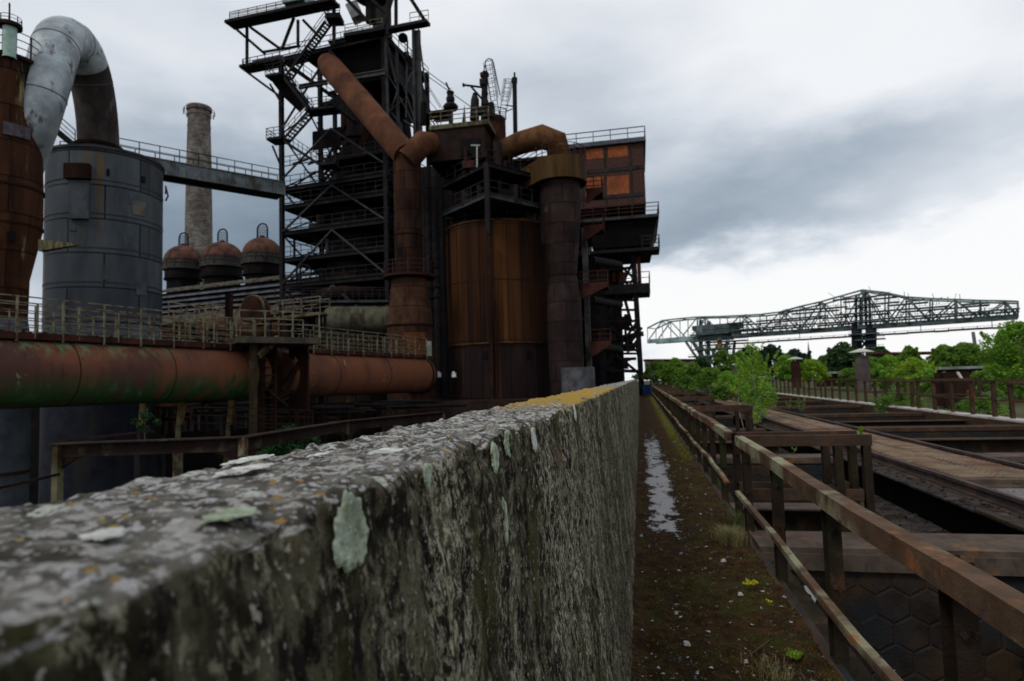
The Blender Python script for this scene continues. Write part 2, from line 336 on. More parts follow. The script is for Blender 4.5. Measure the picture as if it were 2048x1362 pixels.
def pathmat():
    m = bpy.data.materials.new('moss_path'); m.use_nodes = True; t = m.node_tree; ns = t.nodes; lk = t.links
    b = ns['Principled BSDF']; tcn = ns.new('ShaderNodeTexCoord'); P = tcn.outputs['Object']
    def noi(sc, det=6, sy=1., off=0., rough=.6):
        mpn = ns.new('ShaderNodeMapping'); mpn.inputs['Scale'].default_value = (1, sy, 1); mpn.inputs['Location'].default_value = (off, off, off)
        lk.new(P, mpn.inputs[0]); n = ns.new('ShaderNodeTexNoise'); n.inputs['Scale'].default_value = sc; n.inputs['Detail'].default_value = det; n.inputs['Roughness'].default_value = rough
        lk.new(mpn.outputs[0], n.inputs['Vector']); return n.outputs['Fac']
    def mr(src, a, b_, c=0, d=1):
        q = ns.new('ShaderNodeMapRange'); q.interpolation_type = 'SMOOTHSTEP'; lk.new(src, q.inputs[0])
        for i, v in enumerate((a, b_, c, d)): q.inputs[i+1].default_value = v
        return q.outputs[0]
    def mix(fac, a, col):
        q = ns.new('ShaderNodeMix'); q.data_type = 'RGBA'; lk.new(fac, q.inputs[0])
        if isinstance(a, tuple): q.inputs[6].default_value = (*a, 1)
        else: lk.new(a, q.inputs[6])
        q.inputs[7].default_value = (*col, 1); return q.outputs[2]
    def mul(a, b_):
        q = ns.new('ShaderNodeMath'); q.operation = 'MULTIPLY'; lk.new(a, q.inputs[0]); lk.new(b_, q.inputs[1]); return q.outputs[0]
    c = mix(mr(noi(9, 8), .42, .62), (.030, .017, .009), (.066, .035, .013))
    c = mix(mr(noi(2.6, 6, 1, 4), .52, .68), c, (.048, .042, .012))
    c = mix(mr(noi(22, 5, 1, 9), .60, .68), c, (.115, .085, .040))
    c = mix(mr(noi(55, 4, 1, 2), .66, .70), c, (.016, .011, .008))
    sp = ns.new('ShaderNodeSeparateXYZ'); lk.new(P, sp.inputs[0])
    # moss gone yellow-green along the kerb further down
    far = mul(mr(sp.outputs['X'], .62, .85), mr(sp.outputs['Y'], 13, 20)); c = mix(mul(far, mr(noi(3, 5, .6, 7), .40, .5)), c, (.10, .105, .02))
    # bare wet concrete strip near the wall
    st = mul(mul(mr(sp.outputs['Y'], 5.8, 8.0), mr(sp.outputs['Y'], 13, 22, 1, 0)), mul(mr(sp.outputs['X'], -.06, .14), mr(sp.outputs['X'], .26, .56, 1, 0)))
    q_ = ns.new('ShaderNodeMath'); q_.operation = 'MULTIPLY_ADD'; lk.new(st, q_.inputs[0]); q_.inputs[1].default_value = .22; lk.new(noi(7, 9, .5, 1.5, .72), q_.inputs[2]); bare = mr(q_.outputs[0], .625, .69)
    patch = mr(noi(6, 6, .7, 12.3), .69, .72); patch = mul(patch, mr(sp.outputs['X'], .05, .2))
    ad = ns.new('ShaderNodeMath'); ad.operation = 'MAXIMUM'; lk.new(bare, ad.inputs[0]); lk.new(patch, ad.inputs[1]); bare = ad.outputs[0]
    c = mix(mr(q_.outputs[0], .56, .63), c, (.020, .014, .010)); c = mix(bare, c, (.29, .275, .275))
    lk.new(c, b.inputs['Base Color']); lk.new(mr(bare, 0, 1, .95, .5), b.inputs['Roughness']); lk.new(mr(bare, 0, 1, .05, .35), b.inputs['Specular IOR Level'])
    bp = ns.new('ShaderNodeBump'); bp.inputs['Distance'].default_value = .03; lk.new(mr(bare, 0, 1, 1, .12), bp.inputs['Strength']); lk.new(noi(60, 8), bp.inputs['Height'])
    lk.new(bp.outputs[0], b.inputs['Normal']); return m
g = MB(); ys = steps(.4, 62, .025, .006); xs = [-.16+1.13*i/60 for i in range(61)]
ys = [-4, -2, 0, .2]+ys
vs = []
for y in ys:
    for x in xs:
        h = .022*fb(x*7, y*7, 1.3, 4)+.012*fb(x*2, y*2, 4, 2)+(.02*max(0, (x-.75)/.25))+(.03*max(0, (-.02-x)/.12))
        if .0 < x < .4 and 6.1 < y < 19: h *= .3; h -= .006
        vs.append((x, y, h))
n_ = len(xs); g.add(vs, [(j*n_+i, j*n_+i+1, (j+1)*n_+i+1, (j+1)*n_+i) for j in range(len(ys)-1) for i in range(n_-1)], True)
struct('path', g, pathmat())
g = MB(); g.bx(-.16, .965, -4, 62, -1.2, -.06); struct('path_slab', g, pit_m)
# ================================================================== PARAPET WALL
def wallmat():
    m = bpy.data.materials.new('parapet_concrete'); m.use_nodes = True; t = m.node_tree; ns = t.nodes; lk = t.links
    b = ns['Principled BSDF']; b.inputs['Roughness'].default_value = .9; b.inputs['Specular IOR Level'].default_value = .06
    P = ns.new('ShaderNodeTexCoord').outputs['Object']
    def noi(sc, det=6, st=(1, 1, 1), off=0., rough=.6):
        mpn = ns.new('ShaderNodeMapping'); mpn.inputs['Scale'].default_value = st; mpn.inputs['Location'].default_value = (off, off, off)
        lk.new(P, mpn.inputs[0]); n = ns.new('ShaderNodeTexNoise'); n.inputs['Scale'].default_value = sc; n.inputs['Detail'].default_value = det; n.inputs['Roughness'].default_value = rough
        lk.new(mpn.outputs[0], n.inputs['Vector']); return n.outputs['Fac']
    def mr(src, a, b_, c=0, d=1):
        q = ns.new('ShaderNodeMapRange'); q.interpolation_type = 'SMOOTHSTEP'; lk.new(src, q.inputs[0])
        for i, v in enumerate((a, b_, c, d)): q.inputs[i+1].default_value = v
        return q.outputs[0]
    def mix(fac, a, col):
        q = ns.new('ShaderNodeMix'); q.data_type = 'RGBA'; lk.new(fac, q.inputs[0])
        for i, v in ((6, a), (7, col)):
            if isinstance(v, tuple): q.inputs[i].default_value = (*v, 1)
            else: lk.new(v, q.inputs[i])
        return q.outputs[2]
    def mul(a, b_):
        q = ns.new('ShaderNodeMath'); q.operation = 'MULTIPLY'; lk.new(a, q.inputs[0]); lk.new(b_, q.inputs[1]); return q.outputs[0]
    def vor(sc, off):
        mpn = ns.new('ShaderNodeMapping'); mpn.inputs['Location'].default_value = (off, off, off); lk.new(P, mpn.inputs[0])
        nv = ns.new('ShaderNodeTexNoise'); nv.inputs['Scale'].default_value = sc*2.2; nv.inputs['Detail'].default_value = 7; nv.inputs['Roughness'].default_value = .7; lk.new(P, nv.inputs['Vector'])
        ad = ns.new('ShaderNodeVectorMath'); ad.operation = 'MULTIPLY_ADD'; lk.new(nv.outputs['Color'], ad.inputs[0]); ad.inputs[1].default_value = (1.0/sc,)*3; lk.new(mpn.outputs[0], ad.inputs[2])
        v = ns.new('ShaderNodeTexVoronoi'); v.inputs['Scale'].default_value = sc; lk.new(ad.outputs[0], v.inputs['Vector']); return v
    sp = ns.new('ShaderNodeSeparateXYZ'); lk.new(P, sp.inputs[0]); Y = sp.outputs['Y']
    # ---- top: grey crust with lichen blotches
    top = mix(mr(noi(26, 8), .40, .62), (.060, .055, .044), (.20, .19, .165))
    top = mix(mr(noi(48, 8, (1, 1, 1), 5), .53, .60), top, (.38, .365, .34))
    for sc, off, thr, col in ((46, 1.3, .30, (.47, .455, .455)), (95, 3.7, .34, (.42, .41, .41)), (27, 8.1, .24, (.50, .53, .46)), (150, 5.7, .30, (.40, .40, .40)), (60, 12.4, .22, (.33, .20, .06))):
        v = vor(sc, off); rc = ns.new('ShaderNodeSeparateColor'); lk.new(v.outputs['Color'], rc.inputs[0])
        pick = mr(rc.outputs[0], .60 if sc != 60 else .86, .62 if sc != 60 else .88)
        top = mix(mul(mul(mr(v.outputs['Distance'], thr, thr+.08, 1, 0), pick), mr(noi(170, 5, (1, 1, 1), off), .36, .50)), top, col)
    yel = mul(mul(mr(Y, 1.7, 2.7), mr(Y, 5.5, 7.5, 1, 0)), mr(noi(14, 6, (1, .5, 1), 2), .36, .47)); top = mix(yel, top, (.36, .23, .045))
    top = mix(mr(noi(34, 6, (1, 1, 1), 21), .655, .675), top, (.34, .26, .07))
    # ---- face: dark crust, run-down streaks, pale flecks
    fc = mix(mr(noi(18, 8, (1, 1, .6)), .42, .62), (.026, .023, .013), (.125, .112, .070))
    fc = mix(mr(noi(60, 9, (1, 1, .65), 6, .78), .52, .60), fc, (.25, .23, .155))
    fc = mix(mul(mr(noi(4, 5, (1, 1, .25), 3), .46, .60), mr(noi(110, 8, (1, 1, .6), 8, .78), .48, .56)), fc, (.46, .43, .31))
    fc = mix(mr(noi(34, 8, (1, 1, .5), 61, .75), .49, .58), fc, (.016, .014, .012))
    fc = mix(mr(noi(7, 6, (1, 1, .35), 15), .55, .67), fc, (.062, .060, .024))
    fc = mix(mr(noi(9, 6, (1, 1, .5), 25), .66, .72), fc, (.14, .085, .045))
    fc = mix(mr(noi(120, 4, (1, 1, .6), 31), .635, .67), fc, (.38, .36, .32))
    fc = mix(mr(noi(55, 6, (1, 1, .6), 41), .67, .70), fc, (.36, .34, .27))
    gm = ns.new('ShaderNodeNewGeometry'); sn = ns.new('ShaderNodeSeparateXYZ'); lk.new(gm.outputs['Normal'], sn.inputs[0])
    na = ns.new('ShaderNodeMath'); na.operation = 'MULTIPLY_ADD'; lk.new(noi(45, 6, (1, 1, 1), 50), na.inputs[0]); na.inputs[1].default_value = .5; lk.new(sn.outputs['Z'], na.inputs[2])
    c = mix(mr(na.outputs[0], .78, .98), fc, top); lk.new(c, b.inputs['Base Color'])
    # ---- relief: crust and pits
    h1 = noi(70, 10, (1, 1, .6), 0, .72); v = vor(190, 0)
    hm = ns.new('ShaderNodeMath'); hm.operation = 'MULTIPLY_ADD'; lk.new(mr(v.outputs['Distance'], 0, .55), hm.inputs[0]); hm.inputs[1].default_value = .22; lk.new(h1, hm.inputs[2])
    bp = ns.new('ShaderNodeBump'); bp.inputs['Strength'].default_value = .9; bp.inputs['Distance'].default_value = .010
    lk.new(hm.outputs[0], bp.inputs['Height']); lk.new(bp.outputs[0], b.inputs['Normal']); return m
XT, XB, ZT, XK = -.24, -.115, 1.62-.088, -.488
prof = []
nf = 95
for i in range(nf):   # face, denser towards the top
    u = i/(nf-1); u = 1-(1-u)**1.9; z = u*(ZT-.016); x = XB+(XT-XB)*min(1, z/ZT); prof.append((x, z, 1, 0))
for i in range(1, 9):
    a = math.pi/2*i/8; prof.append((XT-.016+.016*math.cos(a), ZT-.016+.016*math.sin(a), math.cos(a), math.sin(a)))
for i in range(1, 62): prof.append((XT-.016+(XK+.012-XT+.016)*i/61, ZT, 0, 1))
for i in range(1, 6):
    a = math.pi/2*i/5; prof.append((XK+.012-.012*math.sin(a), ZT-.012+.012*math.cos(a), -math.sin(a), math.cos(a)))
for z in (ZT-.05, ZT-.2, .8, 0, -1.2): prof.append((XK, z, -1, 0))
ys = [-.9+.03*i for i in range(32)]+steps(.06, 61.5, .006, .0072)[1:]
vs = []
for y in ys:
    fade = min(1, 3/max(y, .1))**.3
    for (x, z, nx, nz) in prof:
        face = max(0, nx); tp = max(0, nz)
        d = .0045*fb(x*30, y*30, z*30, 4)+.010*fb(x*6, y*6+5, z*6, 2)
        if face > .2: d += .0045*face*fb(y*24, z*9, 7.7, 4)+.0035*fb(y*60, z*30, 2.2, 3)
        if face > .2:
            for yc in (.40, .66, .86, 1.22, 1.95, 3.05, 4.4):
                q_ = (y-yc-.012*math.sin(z*9+yc*5)-.006*fb(z*9, yc, 0, 3))/(.0035+.0022*yc)
                if abs(q_) < 3: d -= .010*math.exp(-q_*q_)
            jj = (y % 5.2)-2.6
            if abs(jj) < .05 and y > 4: d -= .012*(1-abs(jj)/.05)
        if tp > .2 and nx < .1:
            d += .0035*max(0, fb(x*55+3, y*55, 9, 2))
            e = max(0, 1-(x-XK)/.06); d += .016*e*max(0, fb(x*25, y*25, 3, 2))
        if nx > .02 and nz > .02 or (nx == 1 and z > ZT-.06) or (nz == 1 and x > XT-.05):   # chipped arris
            e = 1-min(1, max(abs(z-ZT), abs(x-XT))/.06); d -= .030*e*max(0, fb(y*9+2, z*6, 1.1, 4))
        vs.append((x+nx*d, y, z+nz*d))
n_ = len(prof); w_ = MB(); w_.add(vs, [(j*n_+i, j*n_+i+1, (j+1)*n_+i+1, (j+1)*n_+i) for j in range(len(ys)-1) for i in range(n_-1)], True)
base_n = len(ys)-1; w_.f.append([base_n*n_+i for i in range(n_)]); w_.sm.append(False); w_.uv.append(None)
w_.f = [list(reversed(f)) for f in w_.f]
WALL = thing('parapet_wall', 'long low concrete parapet wall crusted with lichen running away beside the path', 'wall', (-.3, 0, 0))
w_.build('wall', wallmat(), WALL)
def wall_surface_on(px, py):
    """where the picture ray meets the parapet's face or top"""
    r = ray(px, py); p = CAM+r*((ZT+.003-CAM.z)/r.z)
    if XK < p.x < XT and p.y > 0: return p, Vector((0, 0, 1))
    nrm = Vector((ZT, 0, XB-XT)).normalized(); nrm = Vector((ZT, 0, -(XT-XB))).normalized(); p0 = Vector((XB+.004, 0, 0))
    s_ = (p0-CAM).dot(nrm)/r.dot(nrm); return CAM+r*s_, nrm
def lichen(px, py, ru, rv, m, label, seed):
    p, nr = wall_surface_on(px, py); u = Vector((0, 1, 0)); v = nr.cross(u).normalized(); rr = random.Random(seed); g = MB()
    ph = [rr.uniform(0, 6.28) for _ in range(5)]; rings = [0, .35, .65, .85, 1.0, 1.06]; nn_ = 56; vs = [p+nr*.0015]
    for q in rings[1:]:
        for j in range(nn_):
            a = 2*math.pi*j/nn_; k_ = 1+(.05 if ru > .025 and nr.z < .5 else .10)*math.sin(2*a+ph[0])+.08*math.sin(3*a+ph[1])+(.06 if nr.z < .5 else .14)*math.sin(7*a+ph[2])+.05*math.sin(13*a+ph[3])+.04*math.sin(21*a+ph[4])
            hh = (.45 if nr.z < .5 else .16)*(.003+.0016*fb(a*3, q*4, seed))*(1 if q < .9 else (.7 if q < 1.03 else -.8)); hh += .0005 if .8 < q < 1.02 else 0
            vs.append(p+u*(math.cos(a)*ru*q*k_)+v*(math.sin(a)*rv*q*k_)+nr*hh)
    fs = [(0, 1+j, 1+(j+1) % nn_) for j in range(nn_)]
    for i in range(len(rings)-2):
        for j in range(nn_):
            a_ = 1+i*nn_; q2 = (j+1) % nn_; fs.append((a_+j, a_+nn_+j, a_+nn_+q2, a_+q2))
    g.add(vs, fs, True); tag(g.build('lichen_patch', m, WALL), label)
lichen(703, 1066, .0255, .030, lichen_g, 'large pale green lichen rosette on the wall face', 3)
for i, (px, py, ru, rv, m) in enumerate([(500, 918, .055, .016, lichen_w), (490, 938, .05, .02, lichen_w), (210, 1068, .016, .014, lichen_w), (462, 1027, .028, .017, lichen_g),
        (772, 902, .05, .02, lichen_w), (640, 908, .03, .008, lichen_w), (990, 914, .03, .026, lichen_g), (1016, 888, .032, .028, lichen_g), (1010, 1040, .018, .045, lichen_g), (1068, 880, .03, .03, lichen_w), 
        (1150, 826, .04, .03, lichen_w), (855, 950, .012, .016, lichen_g)]):
    lichen(px, py, ru*.8, rv*.8, m, ['small pale lichen crust on the wall', 'flat white lichen crust on the wall top'][m is lichen_w], 20+i)
# ================================================================== BUNKERS ON THE RIGHT
BAY = [(-.6, 7.1), (7.55, 14.0), (14.45, 20.8), (21.2, 27.5), (27.9, 34.2), (34.6, 40.8), (41.2, 48.), (48.4, 55.), (55.4, 61.)]
CW = [(6.35, 7.0), (13.0, 13.6), (19.6, 20.2), (26.2, 26.8), (32.8, 33.4), (39.4, 40), (46, 46.6), (52.6, 53.2), (59.2, 59.8)]
PZ = -5.0
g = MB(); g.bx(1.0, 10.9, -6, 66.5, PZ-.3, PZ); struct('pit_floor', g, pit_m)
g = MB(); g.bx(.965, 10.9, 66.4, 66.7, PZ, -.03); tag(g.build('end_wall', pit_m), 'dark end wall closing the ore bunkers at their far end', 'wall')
def hexwall(g, x0, x1, y, z0, z1, s=.165, t=.009):
    """armour of hexagonal plates on a wall that faces -Y"""
    dx = s*math.sqrt(3); dz = s*1.5; row = 0; z = z1-.14
    while z > z0:
        x = x0+.1+(dx/2 if row % 2 else 0)
        while x < x1-.1:
            r2 = s*.965; vs = []
            tl = rnd.uniform(-.005, .005)
            if rnd.random() < .06: x += dx; continue
            for q in (r2, r2*.90):
                for j in range(6):
                    a = math.pi/6+j*math.pi/3; vs.append((min(x1-.02, max(x0+.02, x+q*math.cos(a))), y-(.002 if q == r2 else t)+tl*math.cos(a)*.8, z+q*math.sin(a)))
            g.add(vs, [tuple(range(6, 12))]+[(j, (j+1) % 6, 6+(j+1) % 6, 6+j) for j in range(6)])
            x += dx
        z -= dz; row += 1
ordn = ['first', 'second', 'third', 'fourth', 'fifth', 'sixth', 'seventh', 'eighth', 'ninth']
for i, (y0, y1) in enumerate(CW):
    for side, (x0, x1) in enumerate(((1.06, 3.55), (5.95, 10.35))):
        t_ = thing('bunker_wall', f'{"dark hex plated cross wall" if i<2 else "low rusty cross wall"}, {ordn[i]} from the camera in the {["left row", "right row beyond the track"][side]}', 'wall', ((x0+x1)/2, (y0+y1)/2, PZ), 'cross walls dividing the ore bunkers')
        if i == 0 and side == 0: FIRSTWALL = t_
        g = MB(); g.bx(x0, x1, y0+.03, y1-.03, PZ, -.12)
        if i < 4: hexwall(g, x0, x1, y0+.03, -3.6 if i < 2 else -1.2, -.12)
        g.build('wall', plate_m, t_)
        g = MB(); g.bx(x0-.02, x1+.02, y0, y1, -.11, 0.0)
        if i == 0 and side == 0: g.bx(x0, x1, y0-.03, y0-.002, -.2, -.05)
        g.build('cap_beam', cap_m if i < 2 else beam_m, t_)
# intermediate lower beams inside the first bays
for (x0, x1, y, z, nm) in [(1.06, 3.4, 9.6, -.45, 'low rusty cross beam inside the second bunker'), (1.06, 2.4, 8.4, -.02, 'narrow cross beam just beyond the near corner of the second guard rail'), (1.06, 3.4, 17.2, -.1, 'rusty cross beam inside the third bunker'),
        (5.95, 9.6, 16.9, -.05, 'thin pale cross beam in the right row between two walls'), (6.6, 10.3, 10.9, -.1, 'rusty cross beam at the right edge of the near right bunker'), (5.95, 10.3, 23., -.05, 'dark cross beam in the right row beyond the track')]:
    t_ = thing('cross_beam', nm, 'beam', ((x0+x1)/2, y, z)); g = MB(); g.bx(x0, x1, y-.2, y+.2, z-.02, z); g.build('top_flange', cap_m if y < 12 else beam_m, t_)
    g = MB(); g.bx(x0, x1, y-.02, y+.02, z-.3, z-.02); g.bx(x0, x1, y-.14, y+.14, z-.32, z-.3); g.build('web', post_m, t_)
# long side walls of the pits (under the path kerb, under the track, under the right strip)
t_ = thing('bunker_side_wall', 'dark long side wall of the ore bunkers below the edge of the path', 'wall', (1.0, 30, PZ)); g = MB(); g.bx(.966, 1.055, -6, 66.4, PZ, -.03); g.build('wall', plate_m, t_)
t_ = thing('track_girder', 'long dark plate girder carrying the left rail, debris on its ledges', 'girder', (4.1, 30, PZ))
g = MB(); g.bx(3.98, 4.02, -6, 66.4, -1.15, -.0); g.bx(3.72, 4.3, -6, 66.4, -1.19, -1.15); g.build('web', steel_black, t_)
g = MB(); g.bx(3.62, 4.02, -6, 66.4, -.005, .02); vs = []
g.build('top_flange', ledge_m, t_)
def debris(g, x0, x1, y0, y1, z, n, s0, s1, rr):
    for _ in range(n):
        y = y0+(y1-y0)*rr.random()**1.5; x = rr.uniform(x0, x1); s = rr.uniform(s0, s1); zz = z+s*.2
        vs = [Vector((x, y, zz))+Vector((rr.uniform(-1, 1), rr.uniform(-1, 1), rr.uniform(-.35, .35)))*s for _ in range(5)]
        g.add(vs+[Vector((x, y, zz+s*.45))], [(0, 1, 5), (1, 2, 5), (2, 3, 5), (3, 4, 5), (4, 0, 5), (0, 4, 3, 2, 1)])
g = MB(); debris(g, 3.66, 3.95, -1, 40, .02, 900, .012, .05, rnd); g.bx(3.60, 3.70, 5, 8, .02, .05)
debris(g, 4.2, 5.4, 2, 9.4, .03, 500, .006, .03, rnd); debris(g, 3.2, 3.7, 2, 14, -.42, 500, .01, .05, rnd)
tag(g.build('scale_debris', debris_m), kind='stuff', label='dark flakes of rust and cinder lying along the girder ledge', cat='debris')
for nm_, pl_ in (('lime_streak', [(1608, 1172), (1640, 1174), (1636, 1186), (1628, 1214), (1622, 1190), (1612, 1184)]), ('lime_streak', [(1776, 1362), (1790, 1340), (1786, 1362)]), ('lime_line', [(1612, 1240), (1618, 1232), (1652, 1234), (1652, 1237), (1620, 1236), (1614, 1243)])):
    q = [on(1, a_, b_, 6.355) for a_, b_ in pl_]; g = MB(); n_ = len(q); g.add(q+[v+Vector((0, .012, 0)) for v in q], [tuple(range(n_)), tuple(range(2*n_-1, n_-1, -1))]+[(j, j+n_, (j+1) % n_+n_, (j+1) % n_) for j in range(n_)]); g.build(nm_, mat('lime', (.42, .46, .45)), FIRSTWALL)
t_ = thing('ledge_girder', 'lower dark ledge girder below the left rail, covered in flakes', 'girder', (3.45, 10, -1.))
g = MB(); g.bx(3.15, 3.72, -3, 40, -.46, -.42); g.build('flange', ledge_m, t_); g = MB(); g.bx(3.42, 3.46, -3, 40, -1.3, -.46); g.build('web', steel_black, t_)
t_ = thing('pit_side_wall', 'dark wall below the track dividing the two rows of bunkers', 'wall', (4.8, 30, PZ)); g = MB(); g.bx(4.05, 5.72, -6, 66.4, PZ, -.35); g.build('wall', pit_m, t_)
def rail_track(x, label):
    t_ = thing('track_rail', label, 'rail', (x, 30, 0), 'rails of the charging track')
    g = MB(); g.bx(x-.035, x+.035, -6, 66.2, .12, .165); g.bx(x-.012, x+.012, -6, 66.2, .045, .12); g.bx(x-.075, x+.075, -6, 66.2, .022, .045); g.build('rail', railsteel, t_)
    g = MB(); g.bx(x-.16, x+.16, -6, 66.2, -.02, .0215); g.build('base_plate', beam_m, t_)
rail_track(4.06, 'near rail of the track, its left flank above the dark girder'); rail_track(5.52, 'far rail of the track, running along the right edge of the plate deck')
DK = MB()
yy = 9.75; t_ = thing('deck_plates', 'brown riveted plate deck lying between the two rails', 'deck', (4.8, 20, 0))
g = MB(); gap = MB()
while yy < 44:
    for (xa, xb) in ((4.23, 4.775), (4.785, 5.36)):
        z = .13+rnd.uniform(-.008, .008); g.bx(xa, xb, yy+.006, yy+1.16, z-.02, z)
        for j in range(8):
            g.box((xa+.04, yy+.1+j*.14, z+.006), (.02, .02, .01)); g.box((xb-.04, yy+.1+j*.14, z+.006), (.02, .02, .01))
    yy += 1.17
g.build('plate', deckplate, t_); g = MB(); g.bx(4.23, 5.36, 9.6, 9.74, -.02, .12); g.bx(4.2, 5.38, 9.52, 9.6, .02, .05); g.build('end_beam', cap_m, t_)
t_ = thing('floor_sheet', 'pale grey rusty steel sheet between the rails in front of the plate deck', 'sheet', (4.8, 5, 0)); g = MB(); g.bx(4.23, 5.36, -4, 9.5, -.01, .022); g.build('sheet', sheet_m, t_)
# right strip and its kerb
t_ = thing('strip_kerb', 'pale concrete strip running under the far guard rail', 'kerb', (10.7, 20, 0)); g = MB(); g.bx(10.42, 10.95, -6, 66, -.2, .10); g.build('strip', strip_m, t_)
g = MB(); g.bx(10.38, 10.418, -6, 66, -.75, .05); g.build('face', beam_m, t_)
t_ = thing('bunker_side_wall', 'dark long wall of the ore bunkers under the far kerb strip', 'wall', (10.6, 20, PZ)); g = MB(); g.bx(10.43, 10.9, -6, 66.4, PZ, -.21); g.build('wall', pit_m, t_)
# ---- guard rails along the path, one frame per bay
def guard(i, y0, y1):
    lab = ['near rusty angle-iron guard rail frame in the right foreground', 'second rusty guard rail frame, its near corner bar beside the first', 'third guard rail frame along the path'][i] if i < 3 else f'{ordn[i]} guard rail frame along the path, dark and thin in the distance'
    t_ = thing('guard_rail', lab, 'guard rail', (1.0, (y0+y1)/2, 0), 'guard rails round the ore bunkers along the path'); x = 1.0
    wob = lambda y: .016*math.sin(y*1.3+i)+.008*math.sin(y*3.7+2*i)
    ysx = [y0+(y1-y0)*q/8 for q in range(9)]
    g = MB()
    for a, b in zip(ysx[:-1], ysx[1:]):
        g.beam((x+wob(a), a, .965), (x+wob(b), b, .965), .085, .010)
        g.beam((x-.038+wob(a), a, .917), (x-.038+wob(b), b, .917), .008, .086)
    g.build('top_rail', beam_top, t_)
    g = MB()
    brk = y0+(y1-y0)*.37 if i == 0 else None
    for a, b in zip(ysx[:-1], ysx[1:]):
        dz = -.012 if brk and a > brk else 0
        g.beam((x-.045+wob(a), a, .40+dz), (x-.045+wob(b), b, .40+dz), .045, .008); g.beam((x-.066+wob(a), a, .375+dz), (x-.066+wob(b), b, .383+dz), .006, .032)
    g.build('lower_rail', beam_top, t_)
    g = MB(); g.beam((x-.03, y0, .012), (x-.03, y1, .012), .03, .008); g.beam((x-.042, y0, -.005), (x-.042, y1, -.005), .006, .04); g.build('foot_rail', beam_m, t_)
    nP = 6 if i < 3 else 5
    for q in range(nP):
        y = y0+.12+(y1-y0-.24)*q/(nP-1); g = MB(); [g.tube([(x-.005+bo, y-.07, zb_), (x-.005+bo, y-.085, zb_)], .013, 6, smooth=False) for bo in (.04, .08) for zb_ in (.85, .72, .40, -.1)]; g.ibeam((x+.055, y, -.35), (x+.055, y, .955), .075, .11, .010, (0, 1, 0)); g.build('post', post_m, t_)
    for yb, sgn in ((y0, 1), (y1, -1)):
        if i == 0 and sgn == 1: continue
        xe = 2.3
        g = MB(); g.bx(x+.05, xe, yb-.035, yb+.035, .958, .97); g.bx(x+.05, xe, yb-.04*1-.006, yb-.04, .86, .97); g.build('end_bar', beam_m, t_)
        for xp in (xe-.05, xe-.32) if i < 2 else (xe-.05,):
            g = MB(); g.ibeam((xp, yb, -.1), (xp, yb, .955), .075, .09, .010, (0, 1, 0)); g.build('post', post_m, t_)
        g = MB(); g.bx(x+.05, xe-.1, yb-.02, yb+.02, .40, .41); g.bx(x+.05, xe-.1, yb-.025, yb-.018, .30, .41); g.build('end_bar', beam_m, t_)
for i, (a, b) in enumerate(BAY): guard(i, a, b)
# side closing plates inside each bay edge: low rusty girders running under the rails
for i, (a, b) in enumerate(BAY[:4]):
    t_ = thing('edge_girder', f'rusty edge girder below the {ordn[i]} guard rail frame', 'girder', (1.2, (a+b)/2, -.3), 'edge girders under the guard rails')
    g = MB(); g.ibeam((1.16, a, -.23), (1.16, b, -.23), .14, .22, .014); g.build('girder', post_m, t_)
# ---- far guard rail on the right
fy = 3.
segs = []
while fy < 62: segs.append((fy, fy+5.6)); fy += 6.3
for i, (a, b) in enumerate(segs):
    t_ = thing('guard_rail', f'{ordn[i] if i < 9 else "last"} guard rail section from the camera on the pale far kerb strip', 'guard rail', (11, (a+b)/2, .1), 'guard rails on the far kerb strip')
    xo = 10.7 + (.12 if i % 3 == 1 else 0); zt = 1.14+(.07 if i % 2 else 0)
    g = MB(); g.beam((xo, a, zt), (xo, b, zt-.02), .10, .05); g.build('top_rail', beam_m, t_)
    g = MB(); g.beam((xo, a, .62), (xo, b, .60), .04, .05); g.build('lower_rail', beam_m, t_)
    for q in range(5):
        y = a+.1+(b-a-.2)*q/4; g = MB(); g.ibeam((xo+rnd.uniform(-.02, .02), y, .1), (xo, y, zt-.02), .10, .11, .012, (0, 1, 0)); g.build('post', beam_m, t_)
    for yb in ((a, b) if i < 6 else ()):
        g = MB(); g.beam((xo, yb, zt), (xo+2.2, yb, zt), .08, .06); g.beam((xo+2.2, yb, .05), (xo+2.2, yb, zt-.03), .09, .09); g.beam((xo, yb, .6), (xo+2.2, yb, .6), .05, .04); g.build('end_bar', beam_m, t_)
# ================================================================== FURNACE SIDE (LEFT)
def ring_rail(g, c, r, z, h=1.1, nr=2, n=24, a0=0, a1=2*math.pi, rr=.03):
    for q in range(nr):
        zz = z+h*(1-q/nr); pts = [(c.x+r*math.cos(a0+(a1-a0)*j/n), c.y+r*math.sin(a0+(a1-a0)*j/n), zz) for j in range(n+1)]
        g.tube(pts, rr, 5, False)
    for j in range(0, n+1, 2):
        a = a0+(a1-a0)*j/n; p = Vector((c.x+r*math.cos(a), c.y+r*math.sin(a), z)); g.beam(p, p+UP*h, rr*2, rr*2)
def disc(g, c, r0, r1, z0, z1, n=40): g.lathe(c, [(r0, z0), (r1, z0), (r1, z1), (r0, z1)], n, smooth=False)
